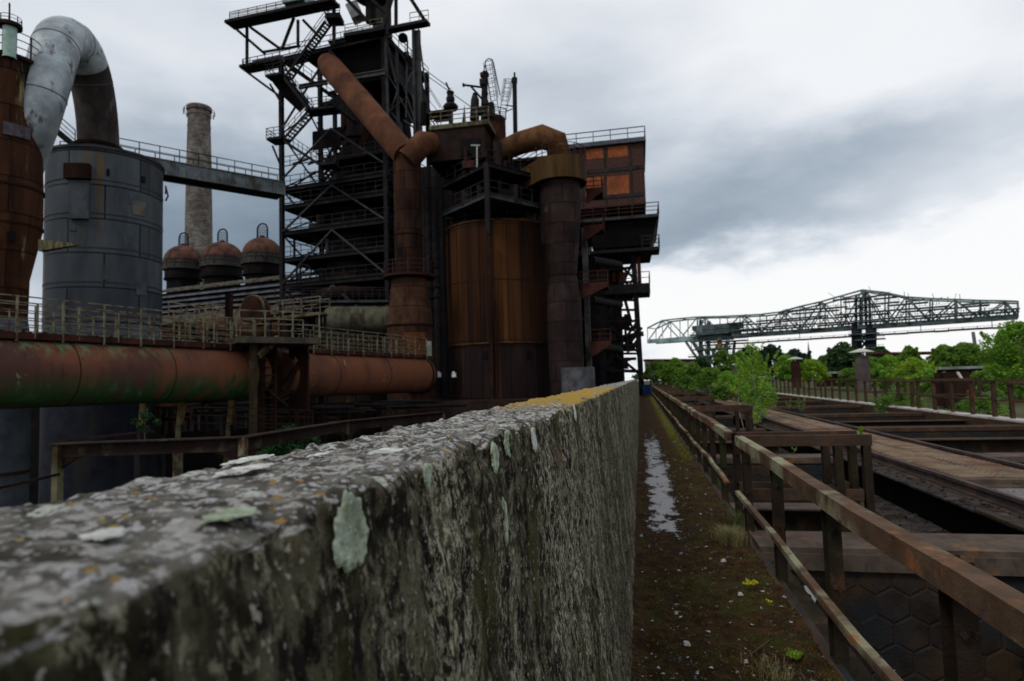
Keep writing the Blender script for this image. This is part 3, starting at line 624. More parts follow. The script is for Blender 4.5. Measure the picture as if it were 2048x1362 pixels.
# ---- rusty vessel at the left edge
c, p = plathe(6, 27, [(66, None), (66, 700), (56, 640), (58, 560), (84, 455), (84, 380), (80, 290), (77, 225), (74, 120)])
t_ = thing('rusty_vessel', 'tall heavily rusted vessel with railed top and tapering waist at the left edge', 'vessel', (c.x, c.y, GZ))
MB().lathe(c, p[2:] + [(0, p[-1][1])]).build('shell', rust_vessel, t_)
g = MB().lathe(c, p[:3]); g.build('skirt', tank_panel, t_)
g = MB(); r_ = p[-1][0]; zt = p[-1][1]
for ra_, rb_, za_, zb_ in ((r_-.02, r_+.10, zt-.1, zt+.06), (p[5][0]-.02, p[5][0]+.05, p[5][1]-.05, p[5][1]+.05), (p[4][0]-.02, p[4][0]+.03, p[4][1]-.05, p[4][1]+.03), (p[0][0]-.02, p[0][0]+.05, -1.6, -1.48), (p[0][0]-.02, p[0][0]+.05, -4.2, -4.08)):
    g = MB(); disc(g, c, ra_, rb_, za_, zb_); g.build('flange', rust_dark, t_)
g = MB(); ring_rail(g, c, r_+.05, zt+.05, 1.0, 3, 28, rr=.022); g.build('railing', rust_dark, t_)
c2, p2 = plathe(19, 26.6, [(15.5, 118), (15.5, 52)]); g = MB().lathe(c2, p2); disc(g, c2, 0, p2[0][0]+.04, p2[1][1], p2[1][1]+.03); st = g.build('vent_stack', mint, t_)
g = MB(); disc(g, c2, p2[0][0]-.05, p2[0][0]+.18, p2[1][1]-.05, p2[1][1]+.1); ring_rail(g, c2, p2[0][0]+.14, p2[1][1]+.1, .28, 2, 16, rr=.014); g.tube([at(19, 48, 26.6), at(19, 6, 26.6)], .035, 6); g.build('stack_head', rust_dark, t_)
def patch_on(c, r, pxa, pya, pxb, pyb, d, name, m, parent, th=.06):
    """curved rectangular plate on the near side of a cylinder between two picture corners"""
    def ang(px):
        rr = ray(px, (pya+pyb)/2); o = Vector((CAM.x-c.x, CAM.y-c.y)); dd = Vector((rr.x, rr.y)); A = dd.dot(dd); B = 2*o.dot(dd); C_ = o.dot(o)-(r)**2; D = B*B-4*A*C_
        t = (-B-math.sqrt(max(D, 0)))/(2*A); q = o+dd*t; return math.atan2(q.y, q.x), t
    a0, t0 = ang(pxa); a1, t1 = ang(pxb); z0 = (CAM+ray(pxa, pya)*t0).z; z1 = (CAM+ray(pxb, pyb)*t1).z
    if a1 < a0: a0, a1 = a1, a0
    if a1-a0 > math.pi: a0, a1 = a1, a0+2*math.pi
    zl, zh = min(z0, z1), max(z0, z1); g = MB(); g.lathe(c, [(r-.02, zh), (r+th, zh), (r+th, zl), (r-.02, zl)], 8, a0, a1, False)
    for a in (a0, a1):
        q = [(c.x+rr_*math.cos(a), c.y+rr_*math.sin(a), z) for rr_, z in ((r-.02, zl), (r+th, zl), (r+th, zh), (r-.02, zh))]; g.add(q, [(0, 1, 2, 3)])
    return g.build(name, m, parent)
patch_on(c, p[6][0], 6, 243, 58, 282, 27, 'inspection_plate', mat('plate_slate', (.085, .075, .085), [((.045, .03, .025), .56, .08, 3, 0)], scale=2), t_, .08)
patch_on(c, p[5][0], 14, 462, 30, 485, 27, 'hatch', steel_black, t_, .06)
g = MB(); a_ = at(76, 490, 26.); b_ = at(153, 488, 24.2); g.add([a_+Vector((0, 0, .25)), a_-Vector((0, 0, .25)), b_-Vector((0, 0, .03)), b_+Vector((0, 0, .03)), a_+Vector((0, .3, .25)), a_+Vector((0, .3, -.25)), b_+Vector((0, .15, -.03)), b_+Vector((0, .15, .03))],
    [(0, 1, 2, 3), (7, 6, 5, 4), (0, 3, 7, 4), (1, 5, 6, 2), (3, 2, 6, 7)]); g.build('bracket', mossy, t_)
# ---- grey tank
c, p = plathe(211, 34, [(119, None), (119, 735), (119, 470), (119, 322)])
t_ = thing('grey_tank', 'huge blue grey plated steel tank with riveted seams below the bent pipe', 'tank', (c.x, c.y, GZ)); TR = p[0][0]; zt = p[-1][1]; TC = c.copy()
MB().lathe(c, p[1:], 72).build('shell', tank_grey, t_); MB().lathe(c, p[:2], 72).build('lower_shell', mat('tank_shaded', (.016, .019, .027), [((.03, .028, .026), .6, .1, .8, .7)], rough=.7), t_)  # lower shell coloured darker to stand for the shade below the gas main
MB().lathe(c, [(TR, zt), (TR*.38, zt+.62), (0, zt+.62)], 72).build('roof', tank_panel, t_)
g = MB(); disc(g, c, TR-.02, TR+.07, zt-.12, zt+.02, 72)
for q in range(1, 8): disc(g, c, TR-.02, TR+.018, zt-1.75*q-.03, zt-1.75*q+.03, 72)
g.build('seam_band', mat('seam_dark', (.042, .042, .045)), t_)
patch_on(c, TR, 137, 330, 183, 361, 34, 'rusty_box', rust_dark, t_, .35)
for q, (a, b_, c_, d_) in enumerate([(264, 398, 290, 434), (272, 562, 293, 592), (258, 385, 285, 414), (246, 470, 274, 500), (138, 455, 152, 462), (205, 530, 216, 560)]): patch_on(c, TR, a, b_, c_, d_, 34, 'repair_plate', tank_panel if q else mat('plate_tan', (.11, .10, .075)), t_, .03)
patch_on(c, TR, 213, 338, 219, 352, 34, 'lug', rust_dark, t_, .12); patch_on(c, TR, 283, 352, 288, 366, 34, 'lug', rust_dark, t_, .12); patch_on(c, TR, 143, 362, 180, 440, 34, 'drain_duct', tank_panel, t_, .22)
g = MB(); g.tube([at(331, 388, 35), at(331, 372, 35), at(336, 392, 35), at(331, 402, 35)], .05, 5); g.build('hook', rust_dark, t_)
g = MB(); g.rail([at(118, 262, 36.5), at(150, 290, 37)], .9, 3, 1, .02); g.beam(at(113, 262, 36.5), at(152, 294, 37), .9, .12); g.rail([at(120, 300, 35), at(150, 302, 36)], .5, 2, 1, .02); g.build('roof_walkway', rail_dark, t_)
# ---- bent pipe over the tank
bp_ = [(197, 318, 34, 45), (197, 290, 33.9, 43), (195, 245, 33.6, 43), (188, 190, 33.2, 44), (176, 140, 32.6, 46), (158, 98, 31.6, 48), (136, 78, 30.6, 50), (118, 84, 29.6, 51), (106, 118, 28.7, 51), (92, 175, 27.9, 49), (74, 245, 27.6, 46), (55, 310, 27.9, 42), (38, 370, 28.2, 40), (24, 430, 28.3, 40)]
pts = [at(a, b_, d) for a, b_, d, h in bp_]; rs = [h*d/F/stretch(a) for a, b_, d, h in bp_]
def smoothpts(pts, rs, k=4):
    op, orr = [], []
    for i in range(len(pts)-1):
        p0, p1, p2, p3 = pts[max(i-1, 0)], pts[i], pts[i+1], pts[min(i+2, len(pts)-1)]
        for j in range(k):
            t = j/k; op.append(.5*((2*p1)+(p2-p0)*t+(2*p0-5*p1+4*p2-p3)*t*t+(3*p1-p0-3*p2+p3)*t**3)); orr.append(rs[i]*(1-t)+rs[i+1]*t)
    op.append(pts[-1]); orr.append(rs[-1]); return op, orr
sp_, sr_ = smoothpts(pts, rs)
t_ = thing('bent_pipe', 'big silvery grey pipe bent like a hairpin over the grey tank', 'pipe', pts[0]); g = MB(); g.tube(sp_[17:], sr_[17:], 40); g.build('pipe', pipe_silver, t_); g = MB(); g.tube(sp_[:18], sr_[:18], 40); tag(g.build('pipe_leg', pipe_dark_rust, t_), 'dark rusty brown downward leg of the bent pipe')
g = MB()
for q in (4, 14, 22, 30, 37): MB().tube([sp_[q], sp_[q].lerp(sp_[q+1], .08)], sr_[q]+.02, 40).build('weld_band', mat('band_grey', (.10, .105, .11)), t_); g = MB(); cc = pts[0].copy(); disc(g, cc, rs[0]*.9, rs[0]+.16, zt+.60, zt+.78); g.build('base_flange', rust_dark, t_)
# ---- chimney
c, p = plathe(398, 120, [(30, None), (28, 480), (25.5, 330), (23.5, 245), (23, 215)])
t_ = thing('chimney', 'tall weathered round chimney behind the footbridge', 'chimney', (c.x, c.y, GZ)); MB().lathe(c, p+[(p[-1][0]*.8, p[-1][1])], 40).build('shaft', chimney_m, t_)
z1 = p[-1][1]; g = MB(); disc(g, c, p[-1][0]-.05, p[-1][0]+.25, z1-.5, z1+.3); disc(g, c, p[-1][0]-.05, p[-1][0]+.12, z1-1.6, z1-.8); disc(g, c, p[-1][0]-.05, p[-1][0]+.10, z1-3.6, z1-3.4); g.build('cap_band', mat('cap_rose', (.17, .13, .12)), t_)
g = MB(); ring_rail(g, c, p[-1][0]+.75, z1-1.3, .9, 2, 24, rr=.05); g.build('ring_rail', steel_dark, t_)
# ---- hot blast stoves with domes
for i, (px, yt, yb, hw, d, lb) in enumerate([(367, 491, 524, 38, 92, 'rusty domed stove partly hidden by the chimney foot'), (445, 484, 519, 41, 90, 'rusty domed stove in the middle of the three'), (525, 475, 512, 39, 84, 'rusty domed stove nearest the furnace tower')]):
    st = stretch(px); c = at(px, yb, d); r = hw*1.06*d/F/st; zb = c.z; zt2 = zat(px, yt, d); c.z = 0
    t_ = thing('blast_stove', lb, 'stove', (c.x, c.y, GZ), 'domed hot blast stoves'); pr = [(r*math.cos(a*math.pi/2/10), zb+(zt2-zb)*math.sin(a*math.pi/2/10)) for a in range(11)]
    MB().lathe(c, pr, 40).build('dome', dome_m, t_)
    g = MB(); g.lathe(c, [(r*.84, GZ), (r*.84, zb-2.6)], 40); g.lathe(c, [(r*.78, zb-2.6), (r*.94, zb-2.5), (r*.94, zb-1.0), (r*1.0, zb-1.0), (r*1.0, zb)], 40); disc(g, c, r*.7, r*.98, zb-2.75, zb-2.55); g.build('drum', steel_black, t_)
    g = MB(); disc(g, c, r*.6, r*1.04, zb-1.3, zb-1.0); g.lathe(c, [(r*1.035, zb-1.0), (r*1.035, zb-.1)], 40); ring_rail(g, c, r*1.06, zb-1.0, 1.15, 2, 28, rr=.04); g.build('gallery', mat('gallery_grey', (.055, .052, .048), [((.035, .025, .02), .56, .1, 1, .5)]), t_)
    g = MB(); w = .75
    for s in (-1, 1): g.beam((c.x+s*w, c.y, zt2-.3), (c.x+s*w, c.y, zt2+1.2), .16)
    arc = [(c.x+w*math.cos(a*math.pi/10), c.y, zt2+1.2+w*math.sin(a*math.pi/10)) for a in range(11)]; g.tube(arc, .10, 5)
    for q in range(-2, 3): g.beam((c.x+q*.25, c.y, zt2-.2), (c.x+q*.25, c.y, zt2+1.2+math.sqrt(w*w-(q*.25)**2)), .04)
    for q in range(5): g.beam((c.x-w, c.y, zt2+.1+q*.32), (c.x+w, c.y, zt2+.1+q*.32), .035)
    g.box((c.x, c.y, zt2), (.5, .5, .5)); g.build('cage', steel_dark, t_)
# ---- louvred shed
a_ = at(300, 583, 79); b_ = at(640, 545, 69); zR = zat(450, 561, 74); dirU = (b_-a_); dirU.z = 0; LW = dirU.length; dirU.normalize(); back = Vector((-dirU.y, dirU.x, 0)); a0 = Vector((a_.x, a_.y, 0))
t_ = thing('louvred_shed', 'long dark shed with horizontal steel louvres below the domed stoves', 'shed', (a0.x, a0.y, GZ))
def sh(u, v, z): return a0+dirU*u+back*v+UP*z
g = MB(); g.beam(sh(0, 4, (GZ+zR-.6)/2), sh(LW, 4, (GZ+zR-.6)/2), 7.0, zR-.6-GZ); g.build('wall', steel_black, t_)
g = MB(); n = int(LW/.9)
for q in range(n): g.beam(sh(q*.9, -.3, zR-.55), sh(q*.9, 3.2, zR+.6), .35, .10)
for q in range(n): g.beam(sh(q*.9+.45, -.3, zR-.62), sh(q*.9+.45, 3.2, zR+.53), .55, .04)
g.build('roof', corr_m, t_)
g = MB()
for q in range(6):
    z = zR-1.1-q*.62; g.add([sh(-.2, -.35, z-.2), sh(LW, -.35, z-.2), sh(LW, .25, z+.22), sh(-.2, .25, z+.22), sh(-.2, -.35, z-.25), sh(LW, -.35, z-.25), sh(LW, .25, z+.17), sh(-.2, .25, z+.17)], [(0, 1, 2, 3), (7, 6, 5, 4), (0, 4, 5, 1)])
g.build('louvre', slat_m, t_)
t_ = thing('lean_to_roof', 'low corrugated lean-to roof in front of the louvred shed', 'roof', sh(0, -4, GZ)); zz = zat(450, 624, 70)
g = MB(); n = int(LW/.8)
for q in range(n): g.beam(sh(q*.8, -5.2, zz-1.0), sh(q*.8, -.5, zz+.5), .34, .1); g.beam(sh(q*.8+.4, -5.2, zz-1.06), sh(q*.8+.4, -.5, zz+.44), .46, .04)
g.build('roof_sheet', corr_m, t_); g = MB(); g.beam(sh(0, -4.6, (GZ+zz-1.2)/2), sh(LW, -4.6, (GZ+zz-1.2)/2), .6, zz-1.2-GZ); g.build('wall', rust_dark, t_)
# ================================================================== BLAST FURNACE TOWER
RF = at(779, 771, 62); LF = at(566, 777, 66); RF.z = LF.z = 0; TU = (LF-RF); TW = TU.length; TU.normalize(); TV = Vector((TU.y, -TU.x, 0)); TV = TV if TV.y > 0 else -TV; TD = 10.
def T(u, v, z): return RF+TU*u+TV*v+UP*z
TOW = thing('blast_furnace_tower', 'tall dark blast furnace tower of braced steel with stairs and many railed platforms', 'blast furnace', T(TW/2, TD/2, GZ))
zl = lambda py: zat(566, py, 66)
ZTOP = zl(-40)
for (u, v) in ((0, 0), (TW, 0), (0, TD), (TW, TD), (TW*.86, TD*.45), (0, TD*.5)):
    g = MB(); g.ibeam(T(u, v, GZ), T(u, v, zl(80) if (u, v) != (TW, 0) else zl(100)), .42, .42, .05, TV); g.build('column', steel_dark, TOW)
lev = [(565, .35), (512, .3), (457, .35), (403, .3), (366, .45), (325, .2), (90, .4)]
for i, (py, th) in enumerate(lev):
    z = zl(py); g = MB(); u0 = .3 if py > 60 else 0
    if py == 325: g.beam(T(.4, 2.5, z), T(TW*.62, 2.5, z), 4.5, .14)
    else:
        g.beam(T(-.2, TD/2, z-.08), T(TW*(.80 if py < 366 else 1.0), TD/2, z-.08), TD, .12)   # decking, open at the upper stair side
        for v in (0, TD): g.ibeam(T(-.3, v, z-.28), T(TW+.3, v, z-.28), .25, .45, .05)
        for u in (0, TW): g.ibeam(T(u, .3, z-.28), T(u, TD-.3, z-.28), .25, .40, .05)
        for q in range(5): g.beam(T(q*TW*.8/4, .3, z-.22), T(q*TW*.8/4, TD-.3, z-.22), .12, .24)
        if py < 366: g.beam(T(TW*.8, .9, z-.08), T(TW+.2, .9, z-.08), 1.8, .08)
    pf = g.build('platform', steel_dark, TOW)
    g = MB(); g.rail([T(-.2, -.15, z), T(TW+.1, -.15, z)], 1.1, 2, 1.35, .028, .12); g.rail([T(-.2, 0, z), T(-.2, TD, z)], 1.1, 2, 1.5, .028)
    g.rail([T(TW*.8, TD, z), T(TW+.1, TD, z), T(TW+.1, TD*.4, z)], 1.1, 2, 1.35, .028); g.build('railing', rail_dark, pf)
# inverted V bracing over two storeys on the front and rear
def vbrace(z1, z0, u0=.1, u1=None, apex=.5, vs=(0, TD), m=steel_grey, w=.17):
    u1 = u1 or TW-.1
    for v in vs:
        for ue in (u0, u1):
            g = MB(); g.beam(T(TW*apex, v-.12, z1), T(ue, v-.12, z0), w, w); g.build('brace', m if v == 0 else steel_dark, TOW)
vbrace(zl(368)-.5, zl(460)); vbrace(zl(460)-.4, zl(565)); vbrace(zl(570)-.4, zl(680)); vbrace(zl(262), zl(350)); vbrace(zl(96)-.3, zl(245), vs=(0,))
for a_, b_ in ((zl(680), zl(565)), (zl(565), zl(457)), (zl(457), zl(366)), (zl(366), zl(250)), (zl(250), zl(90))):
    for u in (0, TW):
        g = MB(); g.beam(T(u, .2, a_), T(u, TD-.2, b_-.4), .14); g.beam(T(u, TD-.2, a_), T(u, .2, b_-.4), .14); g.build('brace', steel_dark, TOW)
    g = MB(); g.beam(T(TW-.2, TD, a_), T(TW*.5, TD, b_), .13); g.beam(T(TW-.2, TD, b_), T(TW*.62, TD, a_), .13); g.build('brace', steel_dark, TOW)
# furnace body with throat, bustle and gas uptakes
c = T(TW*.48, TD*.52, 0)
pr = [(4.3, GZ), (4.4, zl(640)), (4.0, zl(560)), (3.7, zl(470)), (3.4, zl(400)), (2.9, zl(300)), (1.9, zl(262)), (1.5, zl(225)), (1.5, zl(170))]
g = MB().lathe(c, pr, 32); g.build('furnace_shell', mat('shell_dark', (.016, .012, .011), [((.03, .018, .013), .6, .1, .7, .5)]), TOW)
g = MB()
for py in (610, 590, 540, 480, 430, 385, 330, 310, 262): rr_ = 4.5-(640-py)*.004; disc(g, c, rr_-.6, rr_, zl(py)-.06, zl(py)+.06, 32)
g.build('cooling_ring', steel_black, TOW)
g = MB(); g.beam(T(TW*.36, TD+.3, (GZ+zl(372))/2), T(TW*.36+.01, TD+.3, (GZ+zl(372))/2), 1, 1); g = MB(); q = [T(-.2, TD+.25, GZ), T(TW*.95, TD+.25, GZ), T(TW*.86, TD+.25, zl(420)), T(-.2, TD+.25, zl(350))]; g.add(q+[v+TV*.1 for v in q], [(0, 1, 2, 3), (7, 6, 5, 4), (0, 4, 5, 1), (1, 5, 6, 2), (2, 6, 7, 3), (3, 7, 4, 0)]); g.build('rear_cladding', steel_black, TOW)
g = MB(); cb = [(c.x+5.0*math.cos(a/16*2*math.pi), c.y+5.0*math.sin(a/16*2*math.pi), zl(590)) for a in range(17)]; g.tube(cb, .6, 10, False); g.build('bustle_pipe', rust_dark, TOW)
for (u, v) in ((TW*.30, TD*.3), (TW*.2, TD*.7), (TW*.72, TD*.72)):
    g = MB(); g.tube([c+UP*zl(300)+(T(u, v, 0)-c)*.55, T(u, v, zl(230)), T(u, v, zl(110))], .75, 14); g.build('gas_uptake', rust_dark, TOW)
# charging hopper under the top deck
zt, zb = zl(98), zl(192)
g = MB(); q = [T(.5, .8, zt), T(6.3, .8, zt), T(6.3, TD-.3, zt), T(.5, TD-.3, zt), T(-.4, 1.2, zb+1.3), T(5.2, 1.2, zb+1.3), T(4.2, TD-.6, zb-.2), T(-1.0, TD-.6, zb-.2)]
g.add(q, [(0, 1, 2, 3), (7, 6, 5, 4), (0, 4, 5, 1), (1, 5, 6, 2), (2, 6, 7, 3), (3, 7, 4, 0)]); g.build('charging_hopper', steel_black, TOW)
g = MB(); q = [T(7.8, 1.5, zl(60)), T(2.5, 1.5, zl(60)), T(2.5, 6, zl(60)), T(7.8, 6, zl(60)), T(6.4, 2.5, zl(110)), T(4.2, 2.5, zl(110)), T(4.2, 4.5, zl(110)), T(6.4, 4.5, zl(110))]
g.add(q, [(0, 1, 2, 3), (7, 6, 5, 4), (0, 4, 5, 1), (1, 5, 6, 2), (2, 6, 7, 3), (3, 7, 4, 0)]); g.build('receiving_hopper', steel_black, TOW)
g = MB(); g.ibeam(at(690, 158, 62), at(770, 145, 61.4), .4, .5, .06); g.build('cross_girder', mat('girder_pale', (.10, .105, .10)), TOW); g = MB(); g.ibeam(at(598, 174, 64), at(655, 164, 63), .35, .4, .06); g.build('cross_girder', steel_grey, TOW)
g = MB(); g.box(T(3.0, TD*.5, zl(30)), (1.6, 1.6, 9)); g.build('skip_shaft', steel_dark, TOW)
# top gantry reaching out to the left, and its hangers
def part_beams(name, m, lst, w=.22):
    for a, b in lst: MB().beam(at(*a), at(*b), w).build(name, m, TOW)
g = MB(); g.beam(at(459, 50, 66), at(672, 5, 62), 1.5, .3); gt = g.build('top_gantry', steel_dark, TOW)
g = MB(); g.rail([at(459, 44, 65), at(590, 17, 63)], 1.05, 3, 1.1, .026); g.rail([at(459, 47, 67.2), at(590, 21, 65)], 1.05, 3, 1.1, .026); g.build('railing', rail_dark, gt)
part_beams('gantry_hanger', steel_dark, [((470, 56, 66), (530, 108, 66)), ((500, 54, 66), (562, 99, 66)), ((494, 54, 66), (494, 128, 66)), ((588, 35, 64), (563, 100, 65)), ((596, 40, 66), (596, 90, 66)), ((606, 40, 64), (640, 75, 64))], .24)
part_beams('gantry_hanger', steel_dark, [((527, 104, 66), (600, 92, 65)), ((495, 145, 66), (563, 195, 66)), ((540, 168, 66), (567, 214, 66)), ((545, 292, 66), (567, 345, 66))], .2)
g = MB(); g.beam(at(487, 139, 66.5), at(562, 124, 65.5), 1.5, .3); bl = g.build('side_balcony', steel_dark, TOW); g = MB(); g.rail([at(485, 137, 65.5), at(560, 122, 64.8)], 1.0, 3, .9, .026); g.rail([at(487, 139, 67.5), at(485, 137, 65.5)], 1., 3, 1, .026); g.build('railing', rail_dark, bl)
g = MB(); g.tube([at(508, 128, 67.5), at(566, 117, 67)], .38, 14); g.build('winch_drum', mat('drum_grey', (.13, .14, .16), metal=.3), TOW)
g = MB(); g.box(at(597, -6, 64), (2.3, 2.3, 2.2)); g.build('top_cabin', mat('cabin_mint', (.25, .33, .31), rough=.5), TOW)
g = MB(); g.beam(at(690, 76, 61.5), at(770, 62, 61.5), 1.2, .35); g.beam(at(765, 63, 61.5), at(857, 45, 60), .9, .3); tb = g.build('top_platform', steel_dark, TOW)
g = MB(); g.rail([at(690, 71, 61), at(765, 58, 61)], 1.1, 3, 1.1, .026); g.rail([at(820, 46, 60), at(857, 40, 59.6)], 1., 2, 1, .026); g.build('railing', rail_m, tb)
part_beams('head_frame', steel_dark, [((720, -20, 61), (778, 30, 61)), ((686, -10, 61), (735, 42, 61)), ((778, -40, 61), (775, 70, 61)), ((765, 60, 61), (786, -10, 61)), ((820, -5, 60), (852, 45, 60)), ((740, -10, 63), (740, 48, 63)), ((668, -10, 63), (668, 90, 63)), ((748, -20, 64), (748, 48, 64)), ((792, 60, 62), (792, -20, 62))], .28)
g = MB(); g.tube([at(742, 45, 62.5), at(742, -30, 62.5)], .55, 14); g.tube([at(742, 0, 62.5), at(742, -15, 62.5)], 1.5, 20); g.build('bell_hoist', steel_dark, TOW)
g = MB(); g.beam(at(700, 30, 63), at(722, 20, 63), 1.3, 1.6); g.build('cladding_panel', mat('clad', (.25, .26, .26)), TOW)
# right-hand mast, light verticals and lattice
g = MB(); g.ibeam(at(838, 268, 60.5), at(834, 60, 60.5), .55, .55, .07, (1, 0, 0)); g.beam(at(826, 60, 61.5), at(829, 270, 61.5), .2); g.build('mast', steel_grey, TOW)
part_beams('light_column', steel_grey, [((771, 70, 61.6), (777, 262, 61.6)), ((793, 95, 62.4), (797, 290, 62.4))], .24)
part_beams('lattice', steel_grey, [((771, 70, 61.8), (792, 165, 62)), ((776, 150, 61.8), (797, 185, 62.2)), ((797, 178, 62), (783, 215, 62)), ((783, 225, 61.8), (803, 250, 62)), ((803, 250, 62), (802, 290, 62)), ((780, 75, 62), (824, 140, 63)), ((824, 145, 62), (808, 180, 62)), ((810, 180, 62), (826, 230, 62)), ((800, 150, 63), (826, 232, 63)), ((808, 240, 61), (836, 262, 61)), ((838, 70, 60.5), (848, 150, 60)), ((848, 145, 60), (851, 175, 60)), ((800, 195, 62), (835, 262, 62)), ((790, 110, 63), (830, 180, 63)), ((815, 80, 62), (812, 235, 62)), ((826, 62, 60.5), (838, 130, 60.5)), ((838, 130, 60.5), (824, 190, 61)), ((824, 190, 61), (842, 250, 60.5))], .13)
MB().tube([at(806, 76, 62), at(806, 76, 61.2)], .48, 14).build('pulley', steel_black, TOW); MB().tube([at(848, 205, 60), at(846, 250, 60)], .3, 8).build('counterweight', steel_black, TOW); MB().tube([at(815, 115, 62), at(826, 130, 62)], .35, 8).build('roller', steel_black, TOW)
g = MB()
for (a, b) in (((848, 138, 60), (902, 178, 54)), ((850, 160, 60), (890, 225, 54)), ((850, 165, 60), (880, 215, 54)), ((852, 150, 60), (968, 232, 53)), ((850, 190, 60), (875, 222, 54))): g.tube([at(*a), at(*b)], .035, 4)
g.build('stay_cable', steel_dark, TOW)
# stairs
def stair(a, b, w=.9, label=None):
    a = Vector(a); b = Vector(b); d = b-a; side = Vector((-d.y, d.x, 0)).normalized(); g = MB()
    for s in (-1, 1): g.beam(a+side*(s*w/2), b+side*(s*w/2), .06, .28)
    n = max(3, int(abs(d.z)/.24))
    for q in range(n): p = a.lerp(b, (q+.5)/n); g.beam(p-side*w/2, p+side*w/2, .26, .035)
    s_ = g.build('stair', steel_dark, TOW); g = MB()
    for s in (-1, 1):
        for h in (1.0, .55): g.beam(a+side*(s*w/2)+UP*h, b+side*(s*w/2)+UP*h, .05)
        for q in range(5): p = a.lerp(b, q/4)+side*(s*w/2); g.beam(p, p+UP*1.0, .045)
    g.build('railing', rail_dark, s_)
def landing(pa, pb, w=1.6, th=.25):
    a = at(*pa); b = at(*pb); b.z = a.z = (a.z+b.z)/2; g = MB(); g.beam(a, b, w, th); l_ = g.build('landing', steel_dark, TOW)
    s = Vector((-(b-a).y, (b-a).x, 0)).normalized()*(w/2); s = s if s.y < 0 else -s
    g = MB(); g.rail([a+s+UP*.1, b+s+UP*.1], 1., 3, .8, .026); g.rail([a-s+UP*.1, a+s+UP*.1], 1., 3, .8, .026); g.build('railing', rail_dark, l_)
landing((540, 158, 65), (572, 153, 64.5)); landing((617, 227, 63.5), (674, 218, 63)); landing((542, 284, 65), (572, 279, 64.6)); landing((645, 334, 63), (676, 330, 62.8)); landing((655, 42, 63), (684, 36, 63), 1.6, .5)
stair(at(576, 157, 64.6), at(656, 46, 63.2)); stair(at(574, 160, 64), at(622, 222, 63)); stair(at(620, 228, 63.6), at(572, 282, 64.6)); stair(at(574, 286, 64), at(646, 334, 63)); stair(at(676, 216, 63), at(712, 244, 63)); stair(at(674, 330, 64), at(640, 362, 64))
g = MB(); g.add([at(545, 165, 66), at(580, 160, 65), at(620, 205, 64.5), at(600, 225, 66), at(568, 195, 66)], [(0, 1, 2, 3, 4)]); q = [at(545, 165, 66.4), at(580, 160, 65.4), at(620, 205, 64.9), at(600, 225, 66.4), at(568, 195, 66.4)]
g.add(q, [(4, 3, 2, 1, 0)]); g.build('stair_plate', steel_black, TOW)
# fittings on the storeys: hand wheels, pipes and lamps
rr2 = random.Random(5)
for (px, py, r) in ((608, 545, .8), (642, 548, .55)):
    g = MB(); cw_ = at(px, py, 63); g.tube([cw_+Vector((r*math.cos(a/16*6.283), 0, r*math.sin(a/16*6.283))) for a in range(17)], .07, 6, False)
    for a in range(3): v_ = Vector((r*math.cos(a*1.05), 0, r*math.sin(a*1.05))); g.beam(cw_-v_, cw_+v_, .06)
    g.build('hand_wheel', steel_dark, TOW)
for i in range(46):
    u = rr2.uniform(.3, TW-.3); v = rr2.uniform(.2, 5); z = rr2.choice([lv[0] for lv in lev[:6]]); z = zl(z); kind = rr2.random(); g = MB()
    if kind < .5: g.tube([T(u, v, z), T(u, v, z+rr2.uniform(1.2, 3.2))], rr2.uniform(.04, .22), 8)
    elif kind < .8: uu = rr2.uniform(1, 5); g.tube([T(u, v, z+rr2.uniform(.5, 2.4)), T(min(TW-.3, u+uu), v, z+rr2.uniform(.5, 2.4))], rr2.uniform(.04, .16), 8)
    else: g.box(T(u, v, z+.5), (rr2.uniform(.3, 1.), .5, rr2.uniform(.5, 1.)))
    g.build('pipework', rr2.choice([steel_dark, rust_dark, steel_black, steel_grey]), TOW)
g = MB(); q = [T(1.0, 3, zl(345)), T(6.6, 3, zl(345)), T(6.6, 9, zl(345)), T(1.0, 9, zl(345)), T(1.6, 3.5, zl(192)), T(5.4, 3.5, zl(192)), T(5.4, 8.5, zl(192)), T(1.6, 8.5, zl(192))]
g.add(q, [(3, 2, 1, 0), (4, 5, 6, 7), (0, 1, 5, 4), (1, 2, 6, 5), (2, 3, 7, 6), (3, 0, 4, 7)]); g.build('uptake_housing', steel_black, TOW)
for i in range(64):
    z = zl(rr2.uniform(90, 640)); u = rr2.uniform(.2, TW-.2); v = rr2.uniform(3, TD); g = MB(); kd = rr2.random()
    if kd < .4: g.beam(T(u, v, z), T(min(TW, max(0, u+rr2.uniform(-4, 4))), v, z+rr2.uniform(2, 4)), rr2.uniform(.1, .2))
    elif kd < .75: g.beam(T(u, v, z), T(u, v, z+rr2.uniform(2, 5)), rr2.uniform(.1, .3))
    else: g.beam(T(u, v, z), T(min(TW, u+rr2.uniform(1, 4)), v, z), rr2.uniform(.1, .5), rr2.uniform(.1, .6))
    g.build('lattice', rr2.choice([steel_dark, steel_black, steel_black, rust_dark]), TOW)
for (u0, u1, v, p0, p1) in ((8.6, 10.6, 6, 300, 372), (6.0, 9.6, 1.2, 250, 290), (5.2, 8.2, 5, 232, 262), (4.2, 8.6, 2.5, 300, 325), (7.6, 9.6, 4, 330, 366), (2, 7, 9, 262, 350), (4, 8.6, 4, 100, 140), (6.5, 9.0, 8, 250, 330), (7.5, 10.4, 9, 200, 262), (3.5, 8.5, 9.5, 96, 150), (8.8, 10.8, 7, 120, 165)):
    g = MB(); g.beam(T(u0, v, zl((p0+p1)/2)), T(u1, v, zl((p0+p1)/2)), .1, zl(p0)-zl(p1)); g.build('plate_panel', steel_black, TOW)
